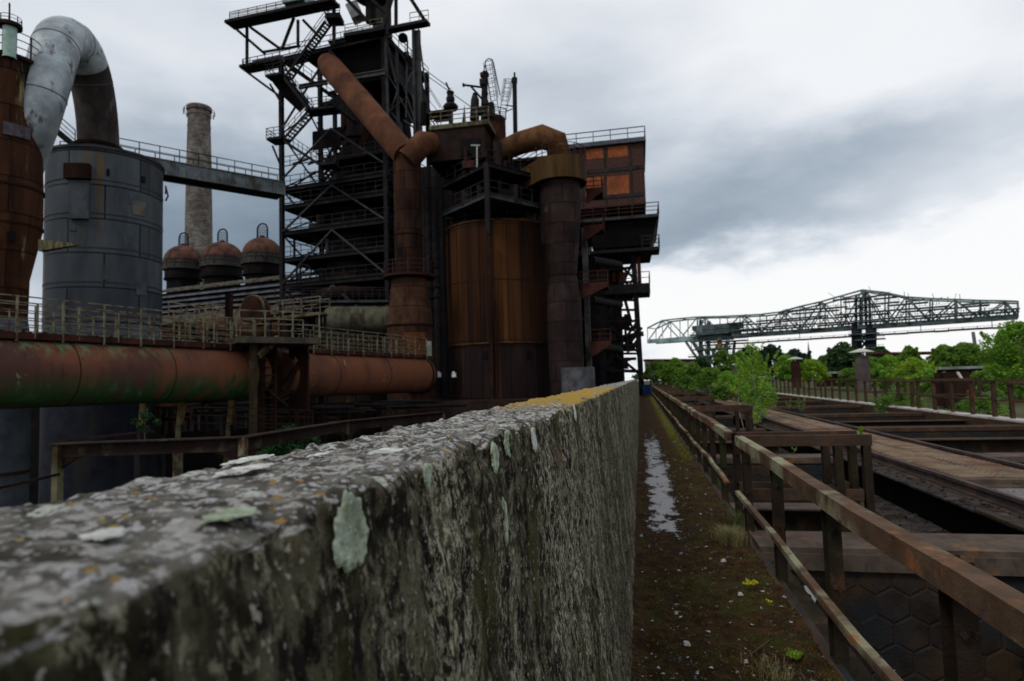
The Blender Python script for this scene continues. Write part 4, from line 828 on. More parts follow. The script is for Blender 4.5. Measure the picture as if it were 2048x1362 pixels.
# ---- footbridge from tank to tower
a_ = at(232, 321, 55.5); b_ = at(562, 357, 65); a_.z = b_.z = (a_.z+b_.z)/2
t_ = thing('footbridge', 'grey girder footbridge with handrails crossing in front of the chimney', 'footbridge', a_)
d_ = (b_-a_); sd = Vector((-d_.y, d_.x, 0)).normalized(); g = MB()
for s in (-1, 1):
    g.beam(a_+sd*s-UP*.7, b_+sd*s-UP*.7, .06, 1.2); g.beam(a_+sd*s*1.0-UP*.06, b_+sd*s*1.0-UP*.06, .28, .08); g.beam(a_+sd*s*1.0-UP*1.36, b_+sd*s*1.0-UP*1.36, .28, .12)
    n = 22
    for q in range(n+1): p = a_.lerp(b_, q/n)+sd*(s*1.05); g.beam(p-UP*1.3, p-UP*.1, .08, .14)
g.build('girder', mat('bridge_grey', (.13, .15, .155), [((.07, .06, .05), .58, .08, 1, .4)], scale=.8), t_); g = MB(); g.beam(a_-UP*1.3, b_-UP*1.3, 1.9, .1); g.build('deck', steel_black, t_)
for s in (-1, 1): g = MB(); g.rail([a_+sd*s, b_+sd*s], 1.15, 2, 1.7, .03); g.build('railing', rail_dark, t_)
# ---- Y pipe and its riser
c, p = plathe(819, 50, [(48, None), (47, 790), (46, 655), (36, 560), (28.5, 548), (28.5, 315)])
t_ = thing('downcomer_pipe', 'rust brown Y shaped downcomer pipe descending from the tower to a flared riser', 'pipe', (c.x, c.y, GZ))
r0 = p[-1][0]; g = MB().lathe(c, p[3:], 40); g.build('riser', riser_m, t_); g = MB().lathe(c, p[:4], 40); g.build('flared_base', cone_rust, t_)
J = Vector((c.x, c.y, p[-1][1])); jp = at(818, 306, 50)
g = MB(); g.tube([Vector((c.x, c.y, p[-1][1]-.02)), Vector((c.x, c.y, zat(818, 300, 50)))], r0, 40); g.tube([at(812, 312, 50.2), at(664, 137, 60), at(655, 127, 61.5)], [r0*.93, r0*1.0, r0*.85], 40); g.tube([at(814, 320, 50), at(846, 286, 50.2), at(874, 290, 52.5)], r0*.86, 40); g.build('branch_pipe', rust_pipe, t_)
g = MB()
for q in (652,): disc(g, c, p[2][0]-.05, p[2][0]+.09, zat(819, q, 50)-.06, zat(819, q, 50)+.06)
disc(g, c, r0-.05, r0+.06, zat(819, 470, 50)-.04, zat(819, 470, 50)+.04); g.build('flange', rust_dark, t_)
zz = zat(819, 552, 50); g = MB(); disc(g, c, r0, 2.05, zz-.18, zz); pl = g.build('ring_platform', rust_red, t_); g = MB(); ring_rail(g, c, 2.0, zz, 1.05, 3, 20, rr=.028); g.build('railing', rail_red, pl)
patch_on(c, p[1][0], 853, 682, 862, 712, 50, 'pale_plate', mat('pale_plate', (.30, .32, .26)), t_, .05); patch_on(c, p[1][0], 806, 665, 850, 714, 50, 'orange_patch', mat('orange_rust', k(.34, .13, .045), [(k(.12, .06, .03), .56, .1, 1.5, .5)]), t_, .02)
# ---- dust catcher tank
c, p = plathe(1001, 54, [(106, None), (106, 800), (107, 692), (107, 462)])
t_ = thing('dust_catcher', 'broad cylindrical rust streaked dust catcher tank in the middle of the works', 'tank', (c.x, c.y, GZ)); DR = p[-1][0]; zt = p[-1][1]
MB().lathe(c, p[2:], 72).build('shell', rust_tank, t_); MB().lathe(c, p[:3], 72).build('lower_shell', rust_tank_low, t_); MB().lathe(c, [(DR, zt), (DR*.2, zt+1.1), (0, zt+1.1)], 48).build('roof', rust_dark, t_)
g = MB(); FLM = mat('flange_or', k(.22, .11, .05), [(k(.09, .05, .03), .56, .1, 2, 0)])
for rb_, za_, zb_ in ((.08, zt-.10, zt+.05), (.12, p[2][1]-.05, p[2][1]+.06), (.16, p[1][1]-.2, p[1][1]+.15)):
    g = MB(); disc(g, c, DR-.05, DR+rb_, za_, zb_, 72); g.build('flange', FLM, t_)
g = MB()
for a in range(26):
    a_ = a/26*6.283; x, y = c.x+(DR+.015)*math.cos(a_), c.y+(DR+.015)*math.sin(a_); g.beam((x, y, p[1][1]), (x, y, zt), .05, .05)
g.build('rib', rust_tank_low, t_); g = MB(); ring_rail(g, c, DR-.1, zt+.05, 1.1, 2, 32, rr=.028); g.build('railing', rail_dark, t_)
g = cage((1093, 690, 50.2), (1090, 470, 50.2), .36, steel_dark) if 'cage' in globals() else None
gg = MB()
for zr_ in (zt-.35, p[2][1]+.25, p[2][1]-.25, p[1][1]+.35):
    for a in range(150):
        a_ = a/150*6.283; gg.box((c.x+(DR+.02)*math.cos(a_), c.y+(DR+.02)*math.sin(a_), zr_), (.07, .07, .07), a_)
gg.build('rivet_row', rust_tank_low, t_)
for py in (575,): gg = MB(); disc(gg, c, DR-.02, DR+.02, zat(1001, py, 54)-.04, zat(1001, py, 54)+.04, 72); gg.build('weld_ring', rust_tank_low, t_)
for px in (970, 1057): patch_on(c, DR, px-5, 702, px+5, 718, 54, 'port', steel_black, t_, .03)
g = MB(); g.beam(at(985, 800, 49), at(978, 470, 49), .28); g.beam(at(994, 800, 49), at(990, 600, 49), .1); g.build('standpipe', rust_dark, t_)
for px in (878, 908): t2 = thing('junction_box', 'small white box mounted low at the left of the dust catcher, '+('left one' if px == 878 else 'right one'), 'junction box', at(px, 750, 48), 'white boxes by the dust catcher'); g = MB(); g.box(at(px, 750, 48), (.40, .15, .42)); g.build('case', steel_grey, t2); g = MB(); g.box(at(px, 750, 47.85), (.3, .06, .32)); g.box(at(px-1, 745, 47.8), (.16, .04, .16)); g.build('lamp_glass', white_m, t2)
# ---- corner gallery frame above the tank
t_ = thing('corner_gallery', 'two storey dark steel gallery frame with a sharp corner above the dust catcher', 'gallery', at(978, 760, 47))
A0 = at(978, 500, 47); A1 = at(885, 500, 52.3); A2 = at(1088, 500, 50.8); A3 = A1+A2-A0
for p_, top in ((A0, 322), (A1, 300), (A2, 330)):
    pz = (47 if p_ is A0 else 52.3 if p_ is A1 else 50.8); pxx = 978 if p_ is A0 else 888 if p_ is A1 else 1088
    g = MB(); g.ibeam(Vector((p_.x, p_.y, GZ if p_ is A1 else zat(978, 470, 47))), Vector((p_.x, p_.y, zat(978, 322, 47))), .36, .36, .05, TV); g.build('post', steel_dark, t_)
for py in (324, 387):
    z = zat(978, py, 47); q = [Vector((v.x, v.y, z)) for v in (A1, A0, A2, A3)]; g = MB(); g.ibeam(q[0], q[1], .2, .4, .05); g.ibeam(q[1], q[2], .2, .4, .05); g.ibeam(q[2], q[3], .2, .4, .05); g.add([v-UP*.1 for v in q]+[v+UP*.0 for v in q], [(3, 2, 1, 0), (4, 5, 6, 7), (0, 1, 5, 4), (1, 2, 6, 5)])
    fl = g.build('floor', steel_grey if py == 387 else steel_dark, t_); g = MB(); g.rail([q[0]+UP*.1, q[1]+UP*.1, q[2]+UP*.1], 1.1, 2, 1.2, .028); g.build('railing', rail_dark, fl)
for i in range(24):
    t = rr2.random(); s = rr2.random(); p_ = A0+(A1-A0)*t*.95+(A2-A0)*s*.9; z = zat(978, rr2.choice([324, 387]), 47)+.1; g = MB()
    if rr2.random() < .6: g.tube([Vector((p_.x, p_.y, z)), Vector((p_.x, p_.y, z+rr2.uniform(.8, 2.6)))], rr2.uniform(.05, .3), 8)
    else: g.box((p_.x, p_.y, z+.5), (rr2.uniform(.4, 1.2), .6, rr2.uniform(.5, 1.4)))
    g.build('machinery', rr2.choice([steel_dark, rust_dark, rust_red]), t_)
g = MB(); a_ = at(954, 335, 48); b_ = at(954, 292, 48); g.beam(a_, b_, .09); g.beam(at(942, 291, 48), at(960, 291, 48), .12, .1); g.build('lamp_post', mat('pale_steel', (.35, .35, .32)), t_)
# ---- dark casting house behind
t_ = thing('casting_house', 'dark steel clad casting house filling the space behind the dust catcher', 'building', at(1000, 760, 68))
g = MB(); x0 = at(838, 600, 66).x; x1 = on(0, 1180, 600, -4.2).x; zc = zat(950, 312, 66); yb = 66.
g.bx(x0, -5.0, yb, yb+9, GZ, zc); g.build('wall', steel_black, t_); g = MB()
for q in range(14): x = x0+(-5.0-x0)*q/13; g.beam((x, yb-.1, GZ), (x, yb-.1, zc), .2, .2)
for z in (0, 4, 8, 12, 16, 20): g.beam((x0, yb-.25, z), (-5., yb-.25, z), .25, .3)
g.build('frame', steel_dark, t_); g = MB(); g.bx(x0-.3, -4.8, yb-.6, yb+9.4, zc+.002, zc+.3); g.build('roof', steel_dark, t_)
g = MB()
for i in range(26): x = rr2.uniform(x0, at(893, 500, 60).x+1.2) if i < 14 else rr2.uniform(x0, -5); y = rr2.uniform(57, 65); g.tube([(x, y, GZ), (x, y, rr2.uniform(6, 20))], rr2.uniform(.08, .4), 8)
g.build('standpipe', steel_dark, t_)
t_ = thing('service_mast', 'pair of dark pipe columns squeezed between the downcomer and the dust catcher', 'pipe column', at(868, 760, 57)); g = MB()
for px, r in ((852, .25), (861, .42), (876, .55), (889, .2)): a_ = at(px, 560, 57); g.tube([Vector((a_.x, a_.y, GZ)), Vector((a_.x, a_.y, zat(px, 330, 57)))], r, 12)
for py in range(350, 760, 22): z = zat(870, py, 56); a_ = at(848, py, 56.4); g.beam((a_.x, a_.y, z), (a_.x+2.0, a_.y+.3, z), .08)
g.build('pipe', steel_dark, t_)
# ---- valve platform with bleeder valve, drum, ladders and pole
t_ = thing('valve_platform', 'high railed valve platform with a mushroom shaped bleeder valve above the gallery', 'platform', at(920, 330, 52))
a_ = at(862, 252, 51.5); b_ = at(986, 258, 51.5); z = (a_.z+b_.z)/2; g = MB(); g.bx(a_.x, b_.x, a_.y-.5, a_.y+4.5, z-.35, z); g.bx(a_.x+.1, b_.x-.1, a_.y-.4, a_.y+4.4, z-.38, z-.352); sl_ = g.build('deck', mossy, t_)
g = MB(); g.rail([(a_.x, a_.y-.45, z), (b_.x, a_.y-.45, z)], 1.1, 3, 1., .028); g.rail([(a_.x, a_.y-.45, z), (a_.x, a_.y+4.4, z), (b_.x, a_.y+4.4, z)], 1.1, 3, 1.2, .028); g.build('railing', rail_m, sl_)
g = MB(); g.bx(a_.x-.2, b_.x-.4, a_.y-.35, a_.y+4.2, zat(900, 332, 52), z-.40); g.build('housing', mat('housing_dark', (.022, .013, .011)), t_); g = MB(); g.bx(a_.x+2.6, a_.x+4.2, a_.y-.45, a_.y-.36, zat(900, 326, 52), z-1.4); g.build('door', steel_black, t_)
c, p = plathe(901, 52, [(4.5, 255), (5, 222), (14, 219), (15.5, 214), (12, 209), (5, 206), (8, 203), (9, 197), (6, 190), (8, 184), (4, 181), (0, 180)]); MB().lathe(c, p, 20).build('bleeder_valve', steel_dark, t_); g = MB(); g.beam(at(900, 184, 52), at(892, 165, 52), .12); g.build('valve_lever', steel_dark, t_)
g = MB(); g.beam(at(862, 228, 53), at(895, 224, 53), 1., .1); g.box(at(886, 232, 53.5), (1.5, 1, .6)); g.add([at(924, 244, 52.5), at(932, 244, 52.5), at(929, 208, 52.5), at(924, 244, 53), at(932, 244, 53), at(929, 208, 53)], [(0, 1, 2), (5, 4, 3), (0, 3, 4, 1), (1, 4, 5, 2), (2, 5, 3, 0)]); g.build('fittings', steel_grey, t_)
t_ = thing('mushroom_drum', 'reddish drum with caged ladders and valve columns rising behind the valve platform', 'drum', at(993, 330, 53))
c, p = plathe(990, 53.5, [(22, 340), (22, 238), (0, 234)]); MB().lathe(c, p, 28).build('drum', rust_red, t_)
g = MB(); g.tube([at(968, 240, 53), at(970, 144, 53)], [.30, .26], 12); g.tube([at(949, 240, 53), at(950, 200, 53), at(949, 186, 53)], [.42, .36, .14], 12); g.tube([at(968, 175, 52.8), at(928, 170, 52.8)], .09, 6); g.tube([at(929, 170, 52.8), at(925, 170, 52.8)], .17, 8); g.beam(at(942, 173, 52.8), at(964, 198, 52.8), .14)
for (px, py, w) in ((965, 150, .35), (974, 150, .3), (966, 165, .5), (970, 180, .35), (970, 205, .5), (962, 222, .6), (982, 212, .5), (978, 228, .8)): g.box(at(px, py, 52.9), (w, w, w))
g.build('valve_column', steel_dark, t_)
def cage(pa, pb, w, m=steel_dark, hoops=(0, 1)):
    a, b = at(*pa), at(*pb); d = (b-a).normalized(); sx = Vector((1, 0, 0)); sx = (sx-d*sx.dot(d)).normalized(); sy = d.cross(sx); g = MB()
    n = int((b-a).length/.35)
    for s in (-.28, .28): g.beam(a+sx*s, b+sx*s, .05)
    for q in range(n+1): p_ = a.lerp(b, q/n); g.beam(p_-sx*.28, p_+sx*.28, .035)
    for q in range(0, n+1, 3):
        t = q/n
        if hoops[0] <= t <= hoops[1]:
            p_ = a.lerp(b, t); g.tube([p_+sx*(w*math.cos(x/8*math.pi))-sy*(-w*1.3*math.sin(x/8*math.pi)) for x in range(9)], .022, 4, False)
    for x in (0, 2, 4, 6, 8): o_ = sx*(w*math.cos(x/8*math.pi))+sy*(w*1.3*math.sin(x/8*math.pi)); g.beam(a.lerp(b, hoops[0])+o_, a.lerp(b, hoops[1])+o_, .03)
    return g
cage((993, 236, 52.5), (976, 122, 52.5), .42, hoops=(.35, 1)).build('caged_ladder', steel_dark, t_); cage((1004, 236, 52.5), (1017, 158, 52.5), .40, hoops=(.45, 1)).build('caged_ladder', steel_dark, t_)
g = MB(); g.tube([at(967, 146, 52.5), at(971, 122, 52.5), at(977, 117, 52.5), at(984, 119, 52.5), at(987, 126, 52.5), at(1000, 190, 52.5)], .05, 5); g.rail([at(990, 236, 52.5), at(1012, 240, 52.5)], 1.0, 3, .6, .026); g.build('hoop_rail', steel_dark, t_)
t_ = thing('vent_pole', 'tall thin dark vent pole standing against the sky right of the caged ladders', 'vent pipe', at(1031, 275, 52)); g = MB(); g.tube([at(1031, 280, 52), at(1029, 162, 52)], .19, 12); g.build('pipe', steel_dark, t_); g = MB(); g.tube([at(1029, 166, 52), at(1029, 156, 52)], .24, 12); g.tube([at(1029, 156, 52), at(1029, 145, 52)], .08, 8); g.beam(at(1010, 210, 52), at(1029, 213, 52), .08); g.beam(at(1012, 223, 52), at(1029, 216, 52), .06); g.build('cap', steel_dark, t_)
# ---- elbow and flared down pipe
t_ = thing('flared_down_pipe', 'dark brown waisted down pipe with an orange elbow and wide railed collar', 'pipe', at(1130, 770, 50))
c, p = plathe(1126, 50, [(36, None), (35, 760), (34, 600), (27.5, 552), (40, 430), (41, 340)]); MB().lathe(c, p, 40).build('down_pipe', mat('pipe_purple', k(.085, .055, .052), [(k(.05, .03, .028), .55, .12, .6, .7), (k(.17, .12, .10), .68, .05, 1.2, .3)], rough=.75, scale=.7, plates=(2.3, 1.55, (.45, .4, .38))), t_)
g = MB(); g.tube([at(1000, 304, 52.5), at(1040, 286, 51.5), at(1085, 274, 50.3), at(1112, 284, 50.), Vector((c.x, c.y, zat(1126, 306, 50))), Vector((c.x, c.y, zat(1126, 345, 50)))], [.85, .92, .98, 1.0, .98, .98], 28); g.build('elbow', mat('elbow_orange', k(.32, .15, .065), [(k(.13, .065, .035), .55, .12, .6, .2)]), t_)
cl2 = at(1068, 350, 54); R2 = 2.15; zb, zt = zat(1126, 366, 50), zat(1126, 322, 50)
n_ = 40; hull = []
dvv = Vector((cl2.x-c.x, cl2.y-c.y)); th = math.atan2(dvv.y, dvv.x)
for j in range(n_+1): a = th-math.pi/2-math.pi*j/n_; hull.append((c.x+R2*math.cos(a), c.y+R2*math.sin(a)))
for j in range(n_+1): a = th+math.pi/2-math.pi*j/n_; hull.append((cl2.x+R2*math.cos(a), cl2.y+R2*math.sin(a)))
m_ = len(hull); g = MB(); g.add([(x, y, zb) for x, y in hull]+[(x, y, zt) for x, y in hull], [(j, (j+1) % m_, m_+(j+1) % m_, m_+j) for j in range(m_)], True); g.add([(x, y, zt-.02) for x, y in hull], [tuple(range(m_))]); g.add([(x, y, zb+.02) for x, y in hull], [tuple(range(m_))])
cb_ = g.build('collar', mat('collar_ochre', k(.20, .115, .045), [(k(.13, .075, .055), .52, .06, .7, .9), (k(.30, .23, .045), .66, .03, .8, .95)], streak=.8), t_)
g = MB()
for h in (1.0, .66, .33): g.tube([(x, y, zt+h) for x, y in hull+[hull[0]]], .032, 5, False)
for j in range(0, m_, 4): g.beam((hull[j][0], hull[j][1], zt), (hull[j][0], hull[j][1], zt+1.0), .07)
g.build('railing', rail_red, cb_)
g = MB(); disc(g, c, 1.2, p[3][0]+.14, zat(1126, 592, 50)-.05, zat(1126, 592, 50)+.05); disc(g, c, .9, p[3][0]+.07, p[3][1]-.05, p[3][1]+.05); g.build('flange', rust_dark, t_)
c3, p3 = plathe(1155, 48, [(34, None), (34, 735)]); t_ = thing('base_drum', 'blue grey drum at the foot of the waisted down pipe beside the wall end', 'drum', (c3.x, c3.y, GZ)); MB().lathe(c3, p3+[(0, p3[-1][1])], 28).build('drum', mat('drum_blue', (.085, .09, .10), [((.06, .045, .04), .56, .08, 1.5, .3)]), t_)
# ---- red balconies right of the down pipe
for i, (x0, x1, py, d, lb) in enumerate([(1172, 1204, 382, 51, 'topmost red balcony beside the orange panels'), (1168, 1207, 456, 51, 'red balcony just above the waist of the down pipe'), (1160, 1216, 572, 50, 'large red balcony at the flare of the down pipe'), (1180, 1221, 688, 50, 'lowest red balcony near the wall end')]):
    t_ = thing('balcony', lb, 'balcony', at((x0+x1)/2, py, d), 'red balconies stacked beside the down pipe'); a_ = at(x0, py, d); b_ = at(x1, py, d); z = a_.z; g = MB(); g.bx(a_.x, b_.x, a_.y, a_.y+2.2, z-.16, z)
    g.add([(a_.x, a_.y+.02, z-.16), (b_.x, a_.y+.02, z-.16), (a_.x, a_.y+.02, z-1.1), (a_.x, a_.y+.1, z-.16), (b_.x, a_.y+.1, z-.16), (a_.x, a_.y+.1, z-1.1)], [(0, 2, 1), (3, 4, 5), (1, 2, 5, 4), (0, 3, 5, 2)]); f_ = g.build('floor', rust_red, t_)
    g = MB(); g.rail([(a_.x, a_.y, z), (b_.x, a_.y, z), (b_.x, a_.y+2.2, z)], 1.15, 3, .7, .035, .22); g.build('railing', rust_red, t_)
t_ = thing('pale_duct', 'thin pale vertical duct hugging the right side of the down pipe', 'duct', at(1172, 780, 52)); g = MB(); g.beam(at(1180, 775, 52.5), at(1168, 455, 52.5), .5, .45); g.build('duct', mat('duct_pale', (.115, .115, .11), [((.05, .045, .04), .53, .1, 1.2, .3)]), t_)
for py in (520, 600, 690): g = MB(); g.tube([at(1184, py, 54), at(1240, py+10, 58)], .35, 10); g.build('side_pipe', steel_dark, t_)
# ================================================================== CHARGING HOUSE AND TRESTLE
YB = 61.5
def B(px, py, y=YB): return on(1, px, py, y)
t_ = thing('charging_house', 'brick charging house with orange panels and railed flat roof high on a steel trestle', 'building', B(1220, 760))
xr = B(1289, 340).x; xl = B(1122, 340).x; zr = B(1289, 284).z; zb = B(1289, 408).z
g = MB(); g.bx(xl, xr, YB, YB+9, zb, zr); g.build('wall', brick_dk, t_)
g = MB(); g.bx(xl-.2, xr+.25, YB-.4, YB+9.3, zr+.002, zr+.42); g.build('roof', mat('roof_edge', (.09, .10, .115)), t_)
g = MB(); g.rail([(xl, YB-.35, zr+.4), (xr+.2, YB-.35, zr+.4), (xr+.2, YB+9, zr+.4)], 1.05, 2, 1.7, .035); g.build('roof_railing', rail_dark, t_)
def face(x0, y0, x1, y1, nm, m, pr=.03):
    a = B(x0, y0); b = B(x1, y1); g = MB(); g.bx(a.x, b.x, YB-pr, YB-.002, min(a.z, b.z), max(a.z, b.z)); return g.build(nm, m, t_)
for q in [(1168, 300, 1207, 316), (1216, 295, 1256, 312), (1213, 354, 1259, 390), (1170, 356, 1208, 392)]: face(*q, 'orange_panel', brick_or)
for x in (1211, 1262, 1164): face(x-4, 290, x+4 if x != 1262 else x+5, 412, 'frame', frame_dk, .08)
for y in (293, 345, 398): 
    a = B(1150, y+3); b = B(1288, y-3); g = MB(); g.bx(a.x, b.x, YB-.07, YB-.003, a.z-.12, a.z+.25); g.build('frame', frame_dk, t_)
g = MB(); zp = B(1250, 433, 59.5).z; x1p = B(1318, 430, 59.5).x; x0p = B(1160, 430, 59.5).x; g.bx(x0p, x1p, 59.3, 71, zp-.28, zp); pf = g.build('platform', steel_grey, t_)
g = MB(); g.rail([(x0p, 59.35, zp), (x1p, 59.35, zp), (x1p, 70.8, zp)], 1.1, 3, 1.3, .032); g.build('railing', rail_red, pf)
g = MB(); zq = B(1300, 488, 60).z; xq = B(1303, 480, 60).x; q = [(x0p+1, 59.8, zp-.29), (x1p-.15, 59.8, zp-.29), (x1p-.15, 70.5, zp-.29), (x0p+1, 70.5, zp-.29), (x0p+1, 60.3, zq), (xq, 60.3, zq), (xq, 70, zq), (x0p+1, 70, zq)]
g.add(q, [(0, 1, 2, 3), (7, 6, 5, 4), (0, 4, 5, 1), (1, 5, 6, 2), (2, 6, 7, 3), (3, 7, 4, 0)]); g.build('bin_body', steel_black, t_)
g = MB(); z2 = B(1250, 498, 59.5).z; x2 = B(1319, 490, 59.5).x; g.bx(B(1180, 498, 59.5).x, x2, 59.3, 62, z2-.3, z2); p2_ = g.build('platform', steel_dark, t_); g = MB(); g.rail([(x2-1.6, 59.4, z2), (x2, 59.4, z2), (x2, 62, z2)], 1.1, 3, .8, .032); g.build('railing', rail_dark, p2_)
g = MB(); z3 = B(1290, 566, 60).z; x3 = B(1300, 566, 60).x; g.bx(B(1205, 566, 60).x, x3, 60, 64, z3-.9, z3); p3_ = g.build('platform', steel_dark, t_); g = MB(); g.rail([(x3-2.4, 60.1, z3), (x3, 60.1, z3), (x3, 64, z3)], 1.1, 2, .9, .03); g.build('railing', rail_dark, p3_)
g = MB(); a = B(1273, 505, 62.5); b = B(1283, 562, 62.5); g.bx(a.x, b.x, 62.5, 64, b.z, a.z); g.build('orange_panel', brick_or, t_)
g = MB(); a = B(1225, 555, 63.5); b = B(1245, 562, 63.5); g.bx(a.x, b.x+.4, 63.5, 64, b.z, a.z+.5); g.build('orange_panel', brick_or, t_)
# trestle
xg = {}
for y in (60.6, 69.5):
    for (pt, pb) in (((1266, 500), (1283, 762)), ((1206, 500), (1200, 770))):
        a = B(pt[0], pt[1], 60.6); b = B(pb[0], pb[1], 60.6); g = MB(); g.ibeam((a.x, y, a.z), (b.x, y, 0 if pt[0] > 1240 else GZ), .5, .5, .07, (0, 1, 0)); g.build('leg', steel_dark, t_)
for a_, b_ in [((1268, 520), (1210, 640)), ((1206, 500), (1272, 560)), ((1205, 640), (1280, 700)), ((1277, 640), (1205, 740)), ((1208, 690), (1285, 752)), ((1205, 600), (1276, 600)), ((1205, 642), (1278, 642)), ((1203, 700), (1282, 700)), ((1206, 540), (1270, 535)), ((1202, 740), (1285, 742)), ((1240, 560), (1262, 642)), ((1250, 700), (1284, 655))]:
    for y in (60.6, 69.5):
        a = B(*a_, 60.6); b = B(*b_, 60.6); g = MB(); g.beam((a.x, y, a.z), (b.x, y, b.z), .24); g.build('brace', steel_dark, t_)
for i in range(34):
    a = B(rr2.uniform(1195, 1258), rr2.uniform(540, 750), 60.6); y = rr2.uniform(61, 69); g = MB(); kind = rr2.random()
    if kind < .4: g.tube([(a.x, y, a.z), (a.x, y, a.z+rr2.uniform(1, 5))], rr2.uniform(.08, .3), 8)
    elif kind < .75: g.tube([(a.x, y, a.z), (a.x+rr2.uniform(.8, 2.4), y, a.z+rr2.uniform(-.3, .3))], rr2.uniform(.08, .3), 8)
    else: g.box((a.x, y, a.z), (rr2.uniform(.5, 1.6), 1, rr2.uniform(.5, 1.6)))
    g.build('pipework', rr2.choice([steel_dark, steel_dark, rust_dark, steel_black, rust_red]), t_)
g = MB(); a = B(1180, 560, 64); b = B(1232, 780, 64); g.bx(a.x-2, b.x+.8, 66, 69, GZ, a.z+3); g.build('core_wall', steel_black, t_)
t_ = thing('blue_bin', 'small blue bin at the far end of the path under the trestle', 'bin', B(1293, 766, 59)); g = MB(); a = B(1293, 760, 59); g.box((a.x, 59, .5), (.75, .5, .85)); g.build('body', mat('bin_blue', (.02, .05, .14)), t_); g = MB(); g.box((a.x, 59, .97), (.8, .55, .07)); g.build('lid', mat('bin_lid', (.02, .03, .07)), t_)
# ================================================================== MAIN PIPE AND ITS WALKWAY
PA = at(-60, 746, 21.4); PB = at(842, 750, 47.5); dpa = PB-PA
ra, rb = 76*21.4/F*.985, 35*47.5/F*.99
t_ = thing('gas_main', 'huge rusty horizontal gas main streaked with green algae', 'pipe', PA)
def along(t, up=0., side=0.):
    d = dpa.normalized(); s = Vector((d.y, -d.x, 0)).normalized(); return PA+dpa*t+UP*up+s*side
tq = .43
g = MB(); pts = [along(tq*i/30) for i in range(31)]; rs = [ra+(rb-ra)*tq*i/30 for i in range(31)]; pts += [along(tq+.006), along(tq+.012), along(tq+.015)]; r_ = rs[-1]; rs += [r_*.9, r_*.6, r_*.1]; g.tube(pts, rs, 48); 
def pipemain():
    m = bpy.data.materials.new('gas_main_paint'); m.use_nodes = True; t = m.node_tree; ns = t.nodes; lk = t.links; b = ns['Principled BSDF']; b.inputs['Roughness'].default_value = .78; b.inputs['Specular IOR Level'].default_value = .08
    P = ns.new('ShaderNodeTexCoord').outputs['Object']
    def noi(sc, st, det=7, off=0.):
        mpn = ns.new('ShaderNodeMapping'); mpn.inputs['Scale'].default_value = st; mpn.inputs['Location'].default_value = (off,)*3; lk.new(P, mpn.inputs[0]); n = ns.new('ShaderNodeTexNoise'); n.inputs['Scale'].default_value = sc; n.inputs['Detail'].default_value = det; lk.new(mpn.outputs[0], n.inputs['Vector']); return n.outputs['Fac']
    def mr(src, a, b_, c=0, d=1):
        q = ns.new('ShaderNodeMapRange'); q.interpolation_type = 'SMOOTHSTEP'; lk.new(src, q.inputs[0])
        for i, v in enumerate((a, b_, c, d)): q.inputs[i+1].default_value = v
        return q.outputs[0]
    def mix(fac, a, col):
        q = ns.new('ShaderNodeMix'); q.data_type = 'RGBA'; lk.new(fac, q.inputs[0])
        if isinstance(a, tuple): q.inputs[6].default_value = (*a, 1)
        else: lk.new(a, q.inputs[6])
        q.inputs[7].default_value = (*col, 1); return q.outputs[2]
    def mul(a, b_):
        q = ns.new('ShaderNodeMath'); q.operation = 'MULTIPLY'; lk.new(a, q.inputs[0]); lk.new(b_, q.inputs[1]); return q.outputs[0]
    sp = ns.new('ShaderNodeSeparateXYZ'); lk.new(P, sp.inputs[0]); Z = sp.outputs['Z']; Y = sp.outputs['Y']
    c = mix(mr(noi(.35, (1, 1, 1)), .4, .6), (.075, .034, .028), (.145, .055, .030)); c = mix(mr(noi(1.4, (1, 1, .3)), .50, .7), c, (.070, .032, .024)); c = mix(mr(noi(6, (1, 1, .2), 8, 33), .60, .70), c, (.045, .024, .02))
    c = mix(mul(mr(Y, 5, 10), mr(noi(.5, (1, 1, .5), 5, 4), .36, .62)), c, (.145, .054, .027))
    c = mix(mr(noi(2.2, (1, 1, .5), 8, 7), .70, .72), c, (.22, .17, .10))
    # algae: hanging on the underside and run down from the walkway
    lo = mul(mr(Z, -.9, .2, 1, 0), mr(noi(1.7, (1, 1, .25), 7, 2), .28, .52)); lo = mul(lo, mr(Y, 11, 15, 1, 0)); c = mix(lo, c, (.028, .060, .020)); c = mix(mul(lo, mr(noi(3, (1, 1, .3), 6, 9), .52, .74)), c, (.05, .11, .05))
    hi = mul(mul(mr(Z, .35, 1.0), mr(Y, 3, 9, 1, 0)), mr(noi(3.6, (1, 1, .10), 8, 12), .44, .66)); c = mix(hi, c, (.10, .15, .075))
    lk.new(c, b.inputs['Base Color']); bp = ns.new('ShaderNodeBump'); bp.inputs['Strength'].default_value = .25; bp.inputs['Distance'].default_value = .03; lk.new(noi(9, (1, 1, .4), 8), bp.inputs['Height']); lk.new(bp.outputs[0], b.inputs['Normal']); return m
PMAT = pipemain(); g.build('pipe', PMAT, t_)
g = MB(); t1 = tq+.06; pts = [along(t1+(1-t1)*i/16) for i in range(17)]; rs = [ra+(rb-ra)*(t1+(1-t1)*i/16) for i in range(17)]; g.tube(pts, rs, 48); g.build('pipe', PMAT, t_)
g = MB()
for t in (.10, .24, .38, .62, .8): r_ = ra+(rb-ra)*t; MB().tube([along(t), along(t+.0012)], r_+.012, 48).build('flange', rust_dark, t_)
for t in (.985, 1.0): r_ = ra+(rb-ra)*t; MB().tube([along(t), along(t+.003)], r_+.1, 48).build('flange', rust_dark, t_)
